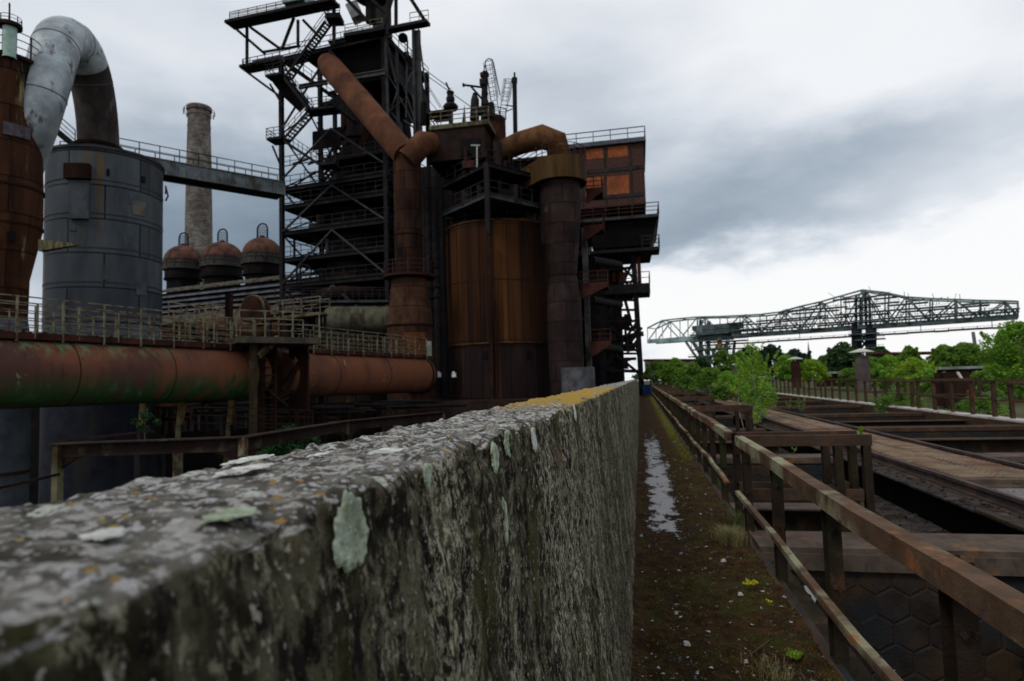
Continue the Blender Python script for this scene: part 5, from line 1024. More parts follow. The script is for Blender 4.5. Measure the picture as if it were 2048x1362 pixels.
# supports under the pipe
for (px, d, t) in ((366, 29.3, 0), (466, 32.5, 0), (290, 28, 0), (700, 41, 0)):
    a_ = at(px, 795, d); b_ = at(px-10, 850, d); t2 = thing('pipe_saddle', f'tapered yellowish pipe support strut {"under the middle of the gas main" if px == 366 else "just left of the portal frame" if px == 466 else "in shadow below the left part of the gas main" if px == 290 else "right of the portal frame"}', 'support', at(px, 860, d), 'struts under the gas main')
    g = MB(); g.add([a_+Vector((-.22, 0, .5)), a_+Vector((.22, 0, .5)), b_+Vector((.1, 0, 0)), b_+Vector((-.1, 0, 0)), a_+Vector((-.22, .25, .5)), a_+Vector((.22, .25, .5)), b_+Vector((.1, .2, 0)), b_+Vector((-.1, .2, 0))], [(0, 3, 2, 1), (4, 5, 6, 7), (0, 1, 5, 4), (1, 2, 6, 5), (2, 3, 7, 6), (3, 0, 4, 7)]); g.build('strut', mat('yellow_old', k(.36, .27, .12), [(k(.2, .1, .06), .55, .08, 3, 0)]), t2)
    g = MB(); g.beam(b_, b_-UP*.9, .16, .16); g.beam(b_-UP*.9, Vector((b_.x, b_.y, GZ)), .3, .3); g.build('foot', mossy if px in (366, 466) else steel_dark, t2)
# walkway with two handrails
t_ = thing('pipe_walkway', 'rusty walkway with double handrails on top of the gas main', 'walkway', along(.1, 2))
for (t0, t1) in ((-.02, tq-.02), (tq+.13, .985)):
    def top(t): return ra+(rb-ra)*t
    n = 8; g = MB()
    for i in range(n): a, b = t0+(t1-t0)*i/n, t0+(t1-t0)*(i+1)/n; g.beam(along(a, top(a)+.10, 0), along(b, top(b)+.10, 0), 1.5, .10); 
    g.build('deck', rust_dark, t_); g = MB()
    for sd in (.78, -.78):
        for i in range(n):
            a, b = t0+(t1-t0)*i/n, t0+(t1-t0)*(i+1)/n; g.beam(along(a, top(a)+.02, sd), along(b, top(b)+.02, sd), .06, .22)
    g.build('edge_girder', rust_red, t_)
    for sd in (.80, -.80):
        g = MB(); m_ = int(19*(t1-t0)); P_ = [along(t0+(t1-t0)*i/m_, top(t0+(t1-t0)*i/m_)-.05, sd) for i in range(m_+1)]
        for i in range(m_):
            for hh in (1.48, 1.18, .9, .63, .38): g.beam(P_[i]+UP*hh, P_[i+1]+UP*hh, .034 if hh < 1.2 else .045)
        for i in range(m_+1): g.beam(P_[i]-UP*.12, P_[i]+UP*1.48, .06)
        for i in range(m_): q_ = P_[i].lerp(P_[i+1], .38); g.beam(q_, q_+UP*1.18, .04)
        g.build('handrail', rail_m, t_)
    g = MB()
    for i in range(420):
        t = t0+(t1-t0)*rnd.random(); q_ = along(t, top(t)+.19+rnd.uniform(-.03, .03), rnd.uniform(-.72, .74)); s = rnd.uniform(.03, .13)
        vs = [q_+Vector((rnd.uniform(-1, 1), rnd.uniform(-1, 1), rnd.uniform(-.3, .5)))*s for _ in range(6)]; g.add(vs, [(0, 1, 2), (1, 3, 2), (3, 4, 2), (4, 5, 2), (5, 0, 2), (0, 5, 4, 3, 1)])
    tag(g.build('litter', mossy, t_), kind='stuff')
# portal frame round the pipe
t_ = thing('portal_frame', 'dark steel portal frame and platform straddling the gas main', 'frame', at(520, 880, 33))
g = MB(); g.beam(at(506, 880, 30.5), at(507, 678, 30.5), .30, .26); g.build('post', mat('post_mossy', k(.15, .13, .075), [(k(.13, .06, .04), .5, .1, 2, .3)]), t_)
g = MB(); g.beam(at(516, 712, 30.6), at(556, 676, 31.5), .26, .3); g.build('brace', mossy, t_)
g = MB(); a, b = at(463, 684, 31), at(622, 686, 33); g.beam(a, b, 3.6, .3); pl = g.build('platform', mat('plat_edge', k(.17, .14, .115), [(k(.22, .21, .12), .56, .08, 1.5, 0)]), t_)
s_ = Vector((-(b-a).y, (b-a).x, 0)).normalized()*1.75; s_ = s_ if s_.y < 0 else -s_; g = MB(); g.rail([a+s_+UP*.15, b+s_+UP*.15], 1.25, 2, 1.4, .028); g.rail([a-s_+UP*.15, b-s_+UP*.15], 1.25, 2, 1.4, .028); g.build('railing', rail_m, pl)
rc_ = along(tq+.085); dd = dpa.normalized(); sx = Vector((dd.y, -dd.x, 0)).normalized(); g = MB(); r_ = ra+(rb-ra)*(tq+.03); nn_ = 40
vs = []
for off in (0, .12):
    for q in range(nn_):
        a = 2*math.pi*q/nn_; ca, sa = math.cos(a), math.sin(a); vs.append(rc_+dd*(-.6+off)+sx*(ca*(r_+.22))+UP*(sa*(r_+.22)))
        m_ = max(abs(ca), abs(sa)); vs.append(rc_+dd*(-.6+off)+sx*(ca/m_*(r_+.75))+UP*(sa/m_*(r_+.62)))
fs = []
for q in range(nn_):
    w = (q+1) % nn_; fs += [(2*q, 2*q+1, 2*w+1, 2*w), (2*nn_+2*q, 2*nn_+2*w, 2*nn_+2*w+1, 2*nn_+2*q+1), (2*q, 2*w, 2*nn_+2*w, 2*nn_+2*q), (2*q+1, 2*nn_+2*q+1, 2*nn_+2*w+1, 2*w+1)]
g.add(vs, fs); g.build('ring_plate', rust_dark, t_)
g = MB()
for px, d in ((524, 31.5), (548, 32.5), (584, 34), (613, 35)): g.beam(at(px, 690, d), at(px, 875, d), .24, .24)
g.beam(at(524, 770, 31.5), at(575, 812, 32.5), .1); g.beam(at(562, 780, 33), at(600, 725, 34), .3, .2)
for py in range(705, 860, 15): g.beam(at(530, py, 31.3), at(546, py, 32), .06)
g.build('frame_member', rust_dark, t_); g = MB(); g.beam(at(538, 700, 34.), at(538, 870, 34.), .9, .5); g.build('dark_gap_box', steel_black, t_)  # black box added to make the dark gap between the pipe lengths
# ---- blind flange disc, greenish vessel, small galleries behind
t_ = thing('blind_flange', 'round rusty blind flange disc standing on edge behind the portal platform', 'disc', at(508, 650, 40)); g = MB(); a = at(505, 622, 41); ax = Vector((-.25, -1, 0)).normalized(); g.tube([a-ax*.6, a+ax*.1], 1.0, 36); g.build('disc', rust_red, t_); g = MB(); g.tube([a-ax*.06, a+ax*.06], 1.09, 36); g.build('rim', mossy, t_)
t_ = thing('green_vessel', 'horizontal greenish grey cylindrical vessel left of the flared riser', 'vessel', at(700, 640, 53)); pa, pb = at(664, 640, 54), at(800, 640, 52); r_ = 27*54/F; g = MB(); dd2 = (pb-pa).normalized(); pts = [pa-dd2*(r_*.5*math.cos(a*math.pi/2/6)) for a in range(7)]+[pb]; rs = [r_*math.sin(max(.05, a*math.pi/2/6)) for a in range(7)]+[r_]; g.tube(pts, rs, 32); g.build('shell', vessel_green, t_)
for i, (x0, y0, x1, y1, d, dp, lb) in enumerate([(540, 640, 650, 628, 45, 1.4, 'yellowish mossy catwalk leading to the green vessel'), (560, 606, 780, 604, 56, 1.5, 'thin dark catwalk above the green vessel'), (350, 640, 460, 655, 44, 1.2, 'mossy catwalk behind the gas main railings'), (400, 640, 540, 640, 50, 1.2, 'upper catwalk in front of the lean-to roof')]):
    t_ = thing('catwalk', lb, 'catwalk', at((x0+x1)/2, y0, d)); a, b = at(x0, y0, d), at(x1, y1, d); g = MB(); g.beam(a, b, dp, .2); g.build('deck', mossy if i != 1 else steel_grey, t_); s_ = Vector((0, -dp/2, .1)); g = MB(); g.rail([a+s_, b+s_], 1.1, 2, 1.3, .028); g.rail([a-s_+UP*.2, b-s_+UP*.2], 1.1, 2, 1.3, .028); g.build('railing', rail_m if i != 1 else rail_dark, t_)
    g = MB()
    for q in range(4): p_ = a.lerp(b, q/3); g.beam(p_, Vector((p_.x, p_.y, GZ)), .18)
    g.build('post', steel_dark, t_)
t_ = thing('side_main', 'smaller reddish brown pipe running behind the walkway handrails', 'pipe', at(420, 680, 42)); g = MB(); g.tube([at(395, 662, 47), at(470, 660, 46), at(560, 662, 47)], .95, 24); g.build('pipe', mat('pipe_mauve', k(.17, .085, .06), [(k(.2, .19, .12), .62, .06, 1, .2)]), t_)
t_ = thing('steel_post', 'square rusty steel post rising beside the blind flange disc', 'post', at(459, 700, 38)); g = MB(); g.beam(at(459, 720, 38), at(458, 588, 38), .32, .32); g.build('post', rust_dark, t_)
# ---- foundations, and dark panels added for the shade under the works
t_ = thing('foundation_plinth', 'dark rusty foundation plinth under the dust catcher and riser', 'plinth', at(900, 810, 48)); a = at(760, 806, 47); b = on(0, 1150, 806, -3.2)
g = MB(); g.bx(a.x, -3.6, 44.5, 66, GZ, zat(900, 803, 46)); g.build('block', mat('plinth', k(.065, .042, .036), [(k(.12, .07, .05), .6, .1, 1, .2)]), t_)
t_ = thing('undercroft_shade_panel', 'black panel added for the shade below the gas main', 'wall', at(500, 900, 40)); g = MB(); a = at(330, 830, 41); b = at(760, 830, 49); g.beam(Vector((a.x, a.y, (GZ-1.0)/2)), Vector((b.x, b.y, (GZ-1.0)/2)), .4, -1.0-GZ); g.build('wall', steel_black, t_)  # added black panel stands for the shade under the overhanging works
t_ = thing('yard_dark_panel', 'dark panel added to black out the gap between the vessels below the gas main', 'wall', at(120, 900, 50)); a = at(-150, 740, 50); b = at(640, 760, 56); g = MB(); g.beam(Vector((a.x, a.y, (GZ+a.z)/2)), Vector((b.x, b.y, (GZ+a.z)/2)), .4, a.z-GZ); g.build('wall', steel_black, t_)  # added dark panel hides the bright ground between the vessels
# ---- low girder viaduct in front, with lower handrail
t_ = thing('low_viaduct', 'low rusty girder viaduct on arched brackets behind the parapet', 'viaduct', at(300, 900, 14)); P0, P1, P2, P3 = at(105, 888, 14.2), at(486, 874, 14.0), at(692, 842, 20.), at(885, 824, 26.)
g = MB()
for a, b in ((P0, P1), (P1, P2), (P2, P3)):
    g.beam(a, b, .35, .03); g.beam(a-UP*.16, b-UP*.16, .02, .30)
g.build('girder', mat('viad', k(.075, .048, .04), [(k(.16, .14, .10), .62, .06, 2, 0)]), t_)
for (p_, px) in ((P0+Vector((.15, 0, 0)), 0), (P1, 1), (P2, 2), (at(792, 833, 23), 3), (P3, 4)):
    g = MB(); g.beam(p_, Vector((p_.x, p_.y, p_.z-.42)), .16, .14); g.build('bracket', rail_m if px == 1 else mossy, t_); g = MB(); g.beam(Vector((p_.x, p_.y, p_.z-.42)), Vector((p_.x, p_.y, GZ)), .16, .16); g.build('column', mossy if px == 0 else rust_dark, t_)
def arch(a, b, s=1):
    d = (b-a).normalized()
    for sg, e in ((1, a), (-1, b)):
        g = MB(); vs = [e-UP*.30]; n = 8
        for q in range(n+1): t = q/n*math.pi/2; vs.append(e+d*sg*(.85*(1-math.cos(t)) if False else .85*(1-math.sin(t)))-UP*(.31+.8*(1-math.cos(t))))
        o = Vector((0, .06, 0)); m_ = len(vs); g.add(vs+[v+o for v in vs], [tuple(range(m_)), tuple(range(2*m_-1, m_-1, -1))]+[(q, q+m_, (q+1) % m_+m_, (q+1) % m_) for q in range(m_)])
        g.build('arch_gusset', rust_dark, t_)
arch(P0, P1); arch(P1, P2); arch(P2, P3)
g = MB(); g.beam(at(-40, 985, 13), at(120, 948, 14), .06, .06); g.beam(at(300, 862, 15.5), at(110, 884, 14.6), .05); g.build('tie_rod', rust_dark, t_)
t_ = thing('lower_handrail', 'thin rusty handrail below the gas main at the portal frame', 'handrail', at(520, 860, 27)); g = MB(); g.rail([at(382, 862, 26), at(626, 862, 30)], 1.0, 3, 1.6, .025); g.rail([at(640, 842, 38), at(880, 830, 44)], 1.0, 2, 1.8, .03); g.build('rail', rust_dark, t_)
for i in range(52):
    px = rr2.uniform(250, 860); d = rr2.uniform(33, 43); a = at(px, 870, d); b = at(px+rr2.uniform(-5, 5), rr2.uniform(800, 840), d)
    if i == 0: t_ = thing('undercroft_pipework', 'tangle of dark pipes and posts under the gas main', 'pipework', at(600, 870, 36))
    g = MB(); g.tube([a, b], rr2.uniform(.05, .2), 8); g.tube([b, b+Vector((rr2.uniform(1, 4), 0, 0))], rr2.uniform(.05, .15), 6); g.build('pipe', rr2.choice([rust_dark, steel_dark, steel_black]), t_)
# ================================================================== ORE BRIDGE CRANE (far)
CA = at(1295, 755, 290); CB = at(2036, 733, 207); CA.z = CB.z = 0; CD = CB-CA; CLN = CD.length; CU = CD.normalized(); CV = Vector((-CU.y, CU.x, 0))
def cpt(px, py, v=0.):
    """point on the crane's long axis plane, v metres back"""
    r = ray(px, 740); n = CV; s = (CA-CAM).dot(n)
    q = ray(px, py); t = s/q.dot(n); p = CAM+q*t; return p+CV*v
def cs(px):
    return (cpt(px, 700)-CA).dot(CU)
TOPC = [(1295, 656), (1325, 641), (1360, 637), (1395, 634), (1440, 633), (1480, 631), (1520, 629), (1560, 624), (1600, 613), (1640, 604), (1682, 592), (1725, 580), (1770, 585), (1812, 594), (1860, 597), (1910, 599), (1960, 601), (2010, 602), (2036, 603)]
tops = [cpt(*q) for q in TOPC]; bots = [cpt(px, 682-(px-1295)*(49/741.)) for px, _ in TOPC]
zbot = sum(b.z for b in bots)/len(bots)
for b in bots: b.z = zbot
t_ = thing('ore_bridge_crane', 'long dark green lattice ore bridge crane wrapped in scaffold decks on the horizon', 'gantry crane', Vector(((CA.x+CB.x)/2, (CA.y+CB.y)/2, GZ)))
CWD = 9.
for v in (0, CWD):
    off = CV*v
    g = MB()
    for a, b in zip(tops[:-1], tops[1:]): g.beam(a+off, b+off, .5, .6)
    g.build('top_chord', green_steel, t_); g = MB()
    g.beam(bots[0]+off, bots[3]+off, .8, 1.9); g.build('end_girder', green_light, t_); g = MB(); g.beam(bots[3]+off, bots[-1]+off, .8, 1.4); g.build('bottom_chord', green_steel, t_)
    g = MB(); g2 = MB()
    for i in range(len(tops)):
        w = .6 if i == 3 else .36
        (g2 if i < 5 else g).beam(bots[i]+off, tops[i]+off, w if i != 3 else 1.8, w)
        if i < len(tops)-1:
            gg = g2 if i < 4 else g
            if i < 1: gg.beam(bots[0]+off, tops[1]+off, .45)
            elif i % 2: gg.beam(tops[i]+off, bots[i+1]+off, .45)
            else: gg.beam(bots[i]+off, tops[i+1]+off, .45)
            if i > 4: m1 = (bots[i]+bots[i+1])/2; gg.beam(m1+off, (tops[i]+bots[i])/2+off, .3); gg.beam(m1+off, (tops[i+1]+bots[i+1])/2+off, .3)
    g.build('web_lattice', green_steel, t_); g2.build('web_lattice', green_light, t_)
g = MB()
for i in range(len(tops)): g.beam(tops[i], tops[i]+CV*CWD, .35); g.beam(bots[i], bots[i]+CV*CWD, .5)
g.build('cross_tie', green_steel, t_)
def topz(s):
    for i in range(len(tops)-1):
        s0, s1 = (tops[i]-CA).dot(CU), (tops[i+1]-CA).dot(CU)
        if s0 <= s <= s1: return tops[i].z+(tops[i+1].z-tops[i].z)*(s-s0)/(s1-s0)
    return -99
rc = random.Random(4)
# scaffold decks: long level boards at several storeys, stepping with the outline
for lv in range(0, 8):
    z = zbot+2.2+lv*2.9; s = cs(1490)+rc.uniform(-3, 3)*lv; run = None; g = MB(); segs = []
    ss = cs(1475)
    while ss < CLN+1:
        if topz(min(ss, CLN-.5)) > z+1.:
            run = run if run is not None else ss
        elif run is not None: segs.append((run, ss)); run = None
        ss += 2
    if run is not None: segs.append((run, CLN+rc.uniform(0, 2)))
    for (s0, s1) in segs:
        for v in (-1.6, CWD+1.6):
            s = s0+rc.uniform(-3, 2)
            while s < s1+1:
                ln = rc.uniform(9, 22); e = min(s+ln, s1+1.5); dz = rc.uniform(-.12, .12); a = CA+CU*s+CV*v+UP*(z+dz); b = CA+CU*e+CV*v+UP*(z+dz)
                g.beam(a, b, 2.4, .55); g.beam(a+UP*.9, b+UP*.9, .12); 
                q = s
                while q < e: g.beam(CA+CU*q+CV*v+UP*(z-2.2), CA+CU*q+CV*v+UP*(z+1), .10); q += 5.2
                s = e+(rc.uniform(.5, 4) if rc.random() < .3 else 0)
    if g.v: g.build('scaffold_deck', scaf_m, t_)
# hanging runway under the bridge
g = MB(); a, b = cpt(1395, 686, 4), cpt(2015, 650, 4); zz = cpt(1725, 667, 4).z; a.z = b.z = zz; n = 26
a.z = b.z = zz = zbot-3.3
for i in range(n): p_, q_ = a.lerp(b, i/n), a.lerp(b, (i+1)/n); dz = rc.uniform(-.08, .08); g.beam(p_+UP*dz, q_+UP*dz, 2.5, .6); g.beam(p_+UP*.9, q_+UP*.9, .12); g.beam(p_+UP*(-.3), p_+UP*(zbot-zz if i % 5 == 0 else 1), .18)
g.build('runway', scaf_m, t_)
g = MB()
for i in range(200):
    s = cs(1480)+(CLN-cs(1480))*rc.random(); z = zbot+rc.uniform(-.2, 14)
    if topz(min(s, CLN-.5)) < z: continue
    p_ = CA+CU*s+CV*rc.uniform(-1, CWD)+UP*z; 
    if rc.random() < .55: g.beam(p_, p_+UP*rc.uniform(1, 2.5), .16)
    else: g.beam(p_, p_+CU*rc.uniform(-3, 3)+UP*rc.uniform(1, 3), .14)
g.build('scaffold_tube', scaf_m, t_)
# legs: braced pendulum leg at the left, main leg under the peak
g = MB()
for v in (0, CWD):
    o = CV*v
    for (a, b, w) in (((1372, 684), (1418, 752), .9), ((1384, 684), (1425, 752), .6), ((1402, 640), (1400, 758), 1.6), ((1440, 680), (1402, 758), .7), ((1455, 682), (1446, 758), 1.1), ((1418, 690), (1446, 752), .5), ((1446, 690), (1404, 752), .5)): g.beam(cpt(*a)+o, cpt(*b)+o, w)
g.build('pendulum_leg', green_steel, t_); g = MB()
for i, py in enumerate((671, 684, 700, 714, 728)):
    x0, x1 = (1385, 1472) if i else (1390, 1462)
    for v in (-2, CWD+2): x = x0+rc.uniform(-6, 8); p_, q_ = cpt(x, py, v), cpt(x1+rc.uniform(-12, 6), py, v); q_.z = p_.z; g.beam(p_, q_, 2.6, .55); g.beam(p_+UP, q_+UP, .14)
    for q in range(14): x = rc.uniform(x0, x1); g.beam(cpt(x, py+13, -2), cpt(x+rc.uniform(-3, 3), py, -2), .2)
for (x0, x1, y0, y1) in ((1385, 1475, 652, 662), (1392, 1470, 664, 670)): p_, q_ = cpt(x0, (y0+y1)/2, 4), cpt(x1, (y0+y1)/2, 4); q_.z = p_.z; g.beam(p_, q_, 9, 2.1)
g.build('leg_scaffold', scaf_m, t_); g = MB(); g.beam(cpt(1441, 676, -1), cpt(1441, 697, -1), 1.8, 1.8); g.build('hoist_cabin', mat('ochre_box', (.25, .15, .03)), t_)
g = MB()
for v in (0, CWD):
    for (a, b, w) in (((1709, 648), (1709, 702), 1.7), ((1738, 648), (1738, 735), 1.9), ((1712, 590), (1712, 650), .7), ((1730, 586), (1732, 650), .7), ((1709, 660), (1738, 700), .7), ((1738, 660), (1712, 698), .7)): g.beam(cpt(*a)+CV*v, cpt(*b)+CV*v, w)
g.build('main_leg', mat('leg_black', (.02, .025, .035)), t_); g = MB()
for (x0, x1, py) in ((1712, 1772, 681), (1735, 1770, 696), (1740, 1772, 708), (1700, 1760, 670)): p_, q_ = cpt(x0, py, -2), cpt(x1, py, -2); q_.z = p_.z; g.beam(p_, q_, 3, .5); g.beam(p_+UP, q_+UP, .14)
g.build('leg_scaffold', scaf_m, t_)
# ================================================================== VEGETATION
def leaves(g, c, rad, n, s, rr, flat=1.):
    """leaf quads on and in an ellipsoid clump"""
    for _ in range(n):
        while True:
            d = Vector((rr.uniform(-1, 1), rr.uniform(-1, 1), rr.uniform(-1, 1)))
            if .05 < d.length < 1: break
        d = d.normalized()*(d.length**.55); p = Vector(c)+Vector((d.x*rad[0], d.y*rad[1], d.z*rad[2])); z = s*rr.uniform(.6, 1.35)
        a = Vector((rr.gauss(0, 1), rr.gauss(0, 1), rr.gauss(0, .6))).normalized(); b = a.cross(Vector((rr.gauss(0, 1), rr.gauss(0, 1), rr.gauss(0, 1)))).normalized()
        g.add([p-a*z, p-b*z*.55, p+a*z, p+b*z*.55], [(0, 1, 2, 3)])
def limb(g, a, b, r0, r1, rr, k_=4, wob=.12):
    pts = []; L_ = (Vector(b)-Vector(a)).length
    for i in range(k_+1): t = i/k_; w = math.sin(math.pi*t)*wob*L_; pts.append(Vector(a).lerp(Vector(b), t)+Vector((rr.uniform(-w, w), rr.uniform(-w, w), rr.uniform(-w, w)*.4)))
    g.tube(pts, [r0+(r1-r0)*i/k_ for i in range(k_+1)], 6); return pts
def tree(name, label, base, h, w, m, seed, ncl=28, nl=160, ls=.25, bottom=.18, group=None, cat='tree', bark=bark_m, shape=1., trunk_r=None):
    rr = random.Random(seed); t_ = thing(name, label, cat, base, group); base = Vector(base); g = MB(); tr = MB(); r0 = trunk_r or h*.022
    spine = limb(tr, base-UP*.2, base+UP*h*.86+Vector((rr.uniform(-.06, .06)*h, rr.uniform(-.06, .06)*h, 0)), r0, r0*.2, rr, 6, .03)
    for i in range(ncl):
        t = bottom+(1-bottom)*((i+.5)/ncl)**.9; a = i*2.399+rr.uniform(-.5, .5)
        prof_ = math.sin(min(1, (t-bottom)/(1-bottom)*.92+.12)*math.pi)**.6 if shape > 0 else (1-(t-bottom)/(1-bottom))+.06
        rd = w*.5*prof_*rr.uniform(.45, .95); c_ = base+UP*h*t*.97+Vector((math.cos(a)*rd, math.sin(a)*rd, rr.uniform(-.03, .03)*h))
        s_ = w*rr.uniform(.09, .22); leaves(g, c_, (s_, s_, s_*rr.uniform(.55, .9)), int(nl*rr.uniform(.6, 1.3)), ls, rr)
        sp0 = spine[min(len(spine)-1, max(0, int(t*6*.8)))]; limb(tr, sp0, c_, r0*.3, r0*.06, rr, 3, .08)
    for i in range(ncl//2):   # young shoots breaking the outline
        a = rr.uniform(0, 6.28); t = rr.uniform(.45, .95); rd = w*.42*rr.uniform(.3, 1); p0 = base+Vector((math.cos(a)*rd, math.sin(a)*rd, h*t*.85)); p1 = p0+Vector((math.cos(a)*w*.10, math.sin(a)*w*.10, h*rr.uniform(.10, .24)))
        for j in range(5): q_ = p0.lerp(p1, j/4); leaves(g, q_, (w*.05*(1.2-j/5),)*3, max(4, int(nl*.09)), ls*.9, rr)
        limb(tr, p0-UP*h*.1, p1, r0*.1, r0*.04, rr, 2, .03)
    g.build('crown', m, t_); tr.build('trunk', bark, t_); return t_
def ground_at(px, py, X=None, Y=None, z=0.):
    return onZ(px, py, z)
# young birch between the tracks
b0 = Vector((3.55, 21.8, -1.6))
t_ = thing('young_birch', 'bright green young birch clump growing out of the bunkers beside the plate deck', 'tree', b0); rr = random.Random(2); g = MB(); g2 = MB(); tr = MB()
for (px, py, d, n, s) in [(1512, 700, 21.5, 60, .16), (1516, 716, 21.5, 90, .22), (1504, 728, 21.5, 120, .26), (1524, 735, 21.5, 120, .26), (1500, 748, 21.3, 170, .34), (1530, 756, 21.3, 160, .32), (1486, 762, 21.2, 150, .32), (1512, 772, 21, 200, .40), (1540, 779, 21, 130, .28), (1490, 786, 20.8, 180, .38), (1522, 796, 20.8, 200, .38), (1544, 806, 20.8, 110, .26), (1500, 812, 20.6, 170, .34), (1524, 822, 20.5, 110, .26), (1506, 836, 20.2, 110, .24), (1472, 778, 21.5, 90, .3), (1498, 690, 21.6, 30, .12), (1552, 790, 20.8, 50, .15), (1480, 745, 22, 60, .2)]:
    c_ = at(1510+(px-1510)*.85, py, d); leaves(g if rr.random() < .6 else g2, c_, (s*.85, s, s*.8), int(n*1.5), .040, rr); limb(tr, Vector((b0.x+rr.uniform(-.3, .3), b0.y+rr.uniform(-.3, .3), b0.z)), c_, .022, .006, rr, 4, .05)
for i in range(60):
    px = rr.gauss(1508, 22); py = rr.uniform(700, 820); d = rr.uniform(20.6, 21.8); q_ = at(px, py, d)
    for j in range(6): leaves(g if i % 2 else g2, q_+Vector((rr.uniform(-.03, .03)+(px-1508)*.0012*j, 0, j*.055)), (.05, .05, .04), 7, .036, rr)
g.build('crown', leaf_bright, t_); g2.build('crown', leaf_yell, t_); tr.build('trunk', birchbark, t_)
# rows of bushes on and behind the bunkers: (px, py of base, z base, height px, width px, depth, material, label)
def bush(px, d, ytop, ybase, wpx, m, label, seed, cat='bush', ncl=20, nl=170, ls=.07, name='bush', grp=None, **kw):
    b = at(px, ybase, d); h = (ybase-ytop)*d/F/.98; w = wpx*d/F; return tree(name, label, b, h, w, m, seed, ncl, nl, ls, .08, grp, cat, trunk_r=h*.012, **kw)
G1 = 'green bushes overgrowing the far bunkers'
for i, (px, d, yt, yb, w, m, lb, ls) in enumerate([
    (1318, 58, 726, 768, 60, leaf_mid, 'mid green bush just right of the trestle leg', .11), (1352, 55, 722, 772, 62, leaf_bright, 'bright bush second from the trestle leg', .11), (1388, 50, 732, 776, 60, leaf_mid, 'low bush below the pendulum leg of the crane', .10),
    (1425, 46, 738, 782, 62, leaf_mid, 'rounded bush left of the thin hatted vents', .09), (1455, 40, 748, 792, 50, leaf_bright, 'light green bush left of the young birch', .08), (1405, 62, 720, 760, 50, leaf_dark, 'darker bush under the crane scaffold', .12),
    (1450, 66, 700, 758, 46, leaf_mid, 'tall bush behind the thin hatted vents', .12), (1440, 34, 770, 800, 40, leaf_mid, 'low scrub at the foot of the young birch', .07), (1375, 40, 755, 785, 40, leaf_mid, 'low scrub between the far guard rails', .08)]):
    bush(px, d, yt, yb, w, m, lb, 40+i, ls=ls, grp=G1)
G2 = 'bushes behind the far kerb strip'
for i, (px, d, yt, yb, w, m, lb, ls) in enumerate([
    (1630, 60, 722, 768, 64, leaf_yell, 'yellow green bush left of the tall hatted vent', .11), (1575, 64, 715, 765, 50, leaf_bright, 'bright bush behind the start of the far guard rail', .12), (1780, 44, 714, 775, 66, leaf_bright, 'bright bush right of the tall hatted vent', .09), (1830, 40, 722, 785, 80, leaf_yell, 'leafy pale bush behind the far guard rail', .08),
    (1858, 34, 742, 790, 70, leaf_bright, 'low bush in front of the rust coloured kiosk', .07), (1900, 30, 765, 812, 70, leaf_mid, 'low bush seen through the far guard rail', .06), (1965, 30, 745, 812, 60, leaf_mid, 'bush left of the big right edge tree', .06), (1760, 50, 735, 775, 50, leaf_mid, 'small bush beside the hatted vent', .09), (1700, 54, 740, 775, 44, leaf_mid, 'small bush left of the hatted vent', .10), (1800, 27, 790, 830, 90, leaf_mid, 'ground hugging scrub behind the far kerb strip', .05), (1960, 22, 800, 850, 110, leaf_mid, 'nearest scrub behind the far kerb strip at the right', .045)]):
    bush(px, d, yt, yb, w, m, lb, 60+i, ls=ls, grp=G2)
tree('roadside_tree', 'big bright green tree at the right edge behind the guard rail', at(2040, 800, 32), 3.9, 3.4, leaf_bright, 5, 46, 320, .075, .05)
bush(2046, 20, 642, 700, 26, leaf_bright, 'leafy twig reaching in at the top of the right edge tree', 91, 'twig', 8, 60, .06, 'leafy_branch')
G3 = 'dark trees on the horizon'
for i, (px, d, yt, yb, w, m, lb, nm, shp) in enumerate([
    (1688, 170, 677, 748, 66, leaf_dark, 'dark round tree left of the main crane leg', 'broadleaf_tree', 1), (1763, 180, 684, 748, 50, leaf_dark, 'dark tree right of the main crane leg', 'broadleaf_tree', 1), (1545, 150, 676, 752, 62, leaf_fir, 'dark blue green conifer behind the young birch', 'pine_tree', 1), (1592, 160, 692, 752, 56, leaf_fir, 'bluish tree right of the conifer', 'pine_tree', 1), (1500, 160, 680, 752, 40, leaf_fir, 'dark conifer behind the top of the young birch', 'pine_tree', 1),
    (1890, 130, 688, 745, 58, leaf_mid, 'rounded green tree below the crane tip, left one', 'broadleaf_tree', 1), (1930, 132, 682, 745, 64, leaf_mid, 'rounded green tree below the crane tip, right one', 'broadleaf_tree', 1), (1820, 150, 690, 745, 38, leaf_mid, 'small thin tree left of the rounded pair', 'broadleaf_tree', 1), (1790, 200, 703, 745, 34, leaf_mid, 'low tree beside the red pipeline', 'broadleaf_tree', 1), (1985, 150, 698, 745, 40, leaf_dark, 'dark tree left of the right edge tree', 'broadleaf_tree', 1),
    (2010, 60, 678, 790, 70, leaf_mid, 'green tree just behind the right edge tree', 'broadleaf_tree', 1), (1653, 230, 705, 748, 40, leaf_dark, 'distant dark tree right of the church spire', 'broadleaf_tree', 1), (1480, 120, 700, 755, 40, leaf_mid, 'mid green tree between crane leg and birch', 'broadleaf_tree', 1), (1735, 90, 712, 755, 60, leaf_mid, 'leafy tree behind the hatted vent', 'broadleaf_tree', 1)]):
    b = at(px, yb, d); h = (yb-yt)*d/F; ww = w*d/F; tree(nm, lb, b, h*(.80 if m in (leaf_fir, leaf_dark) else .9), ww, m, 100+i, 34, 170, ls=.0030*d, bottom=.02, group=G3)
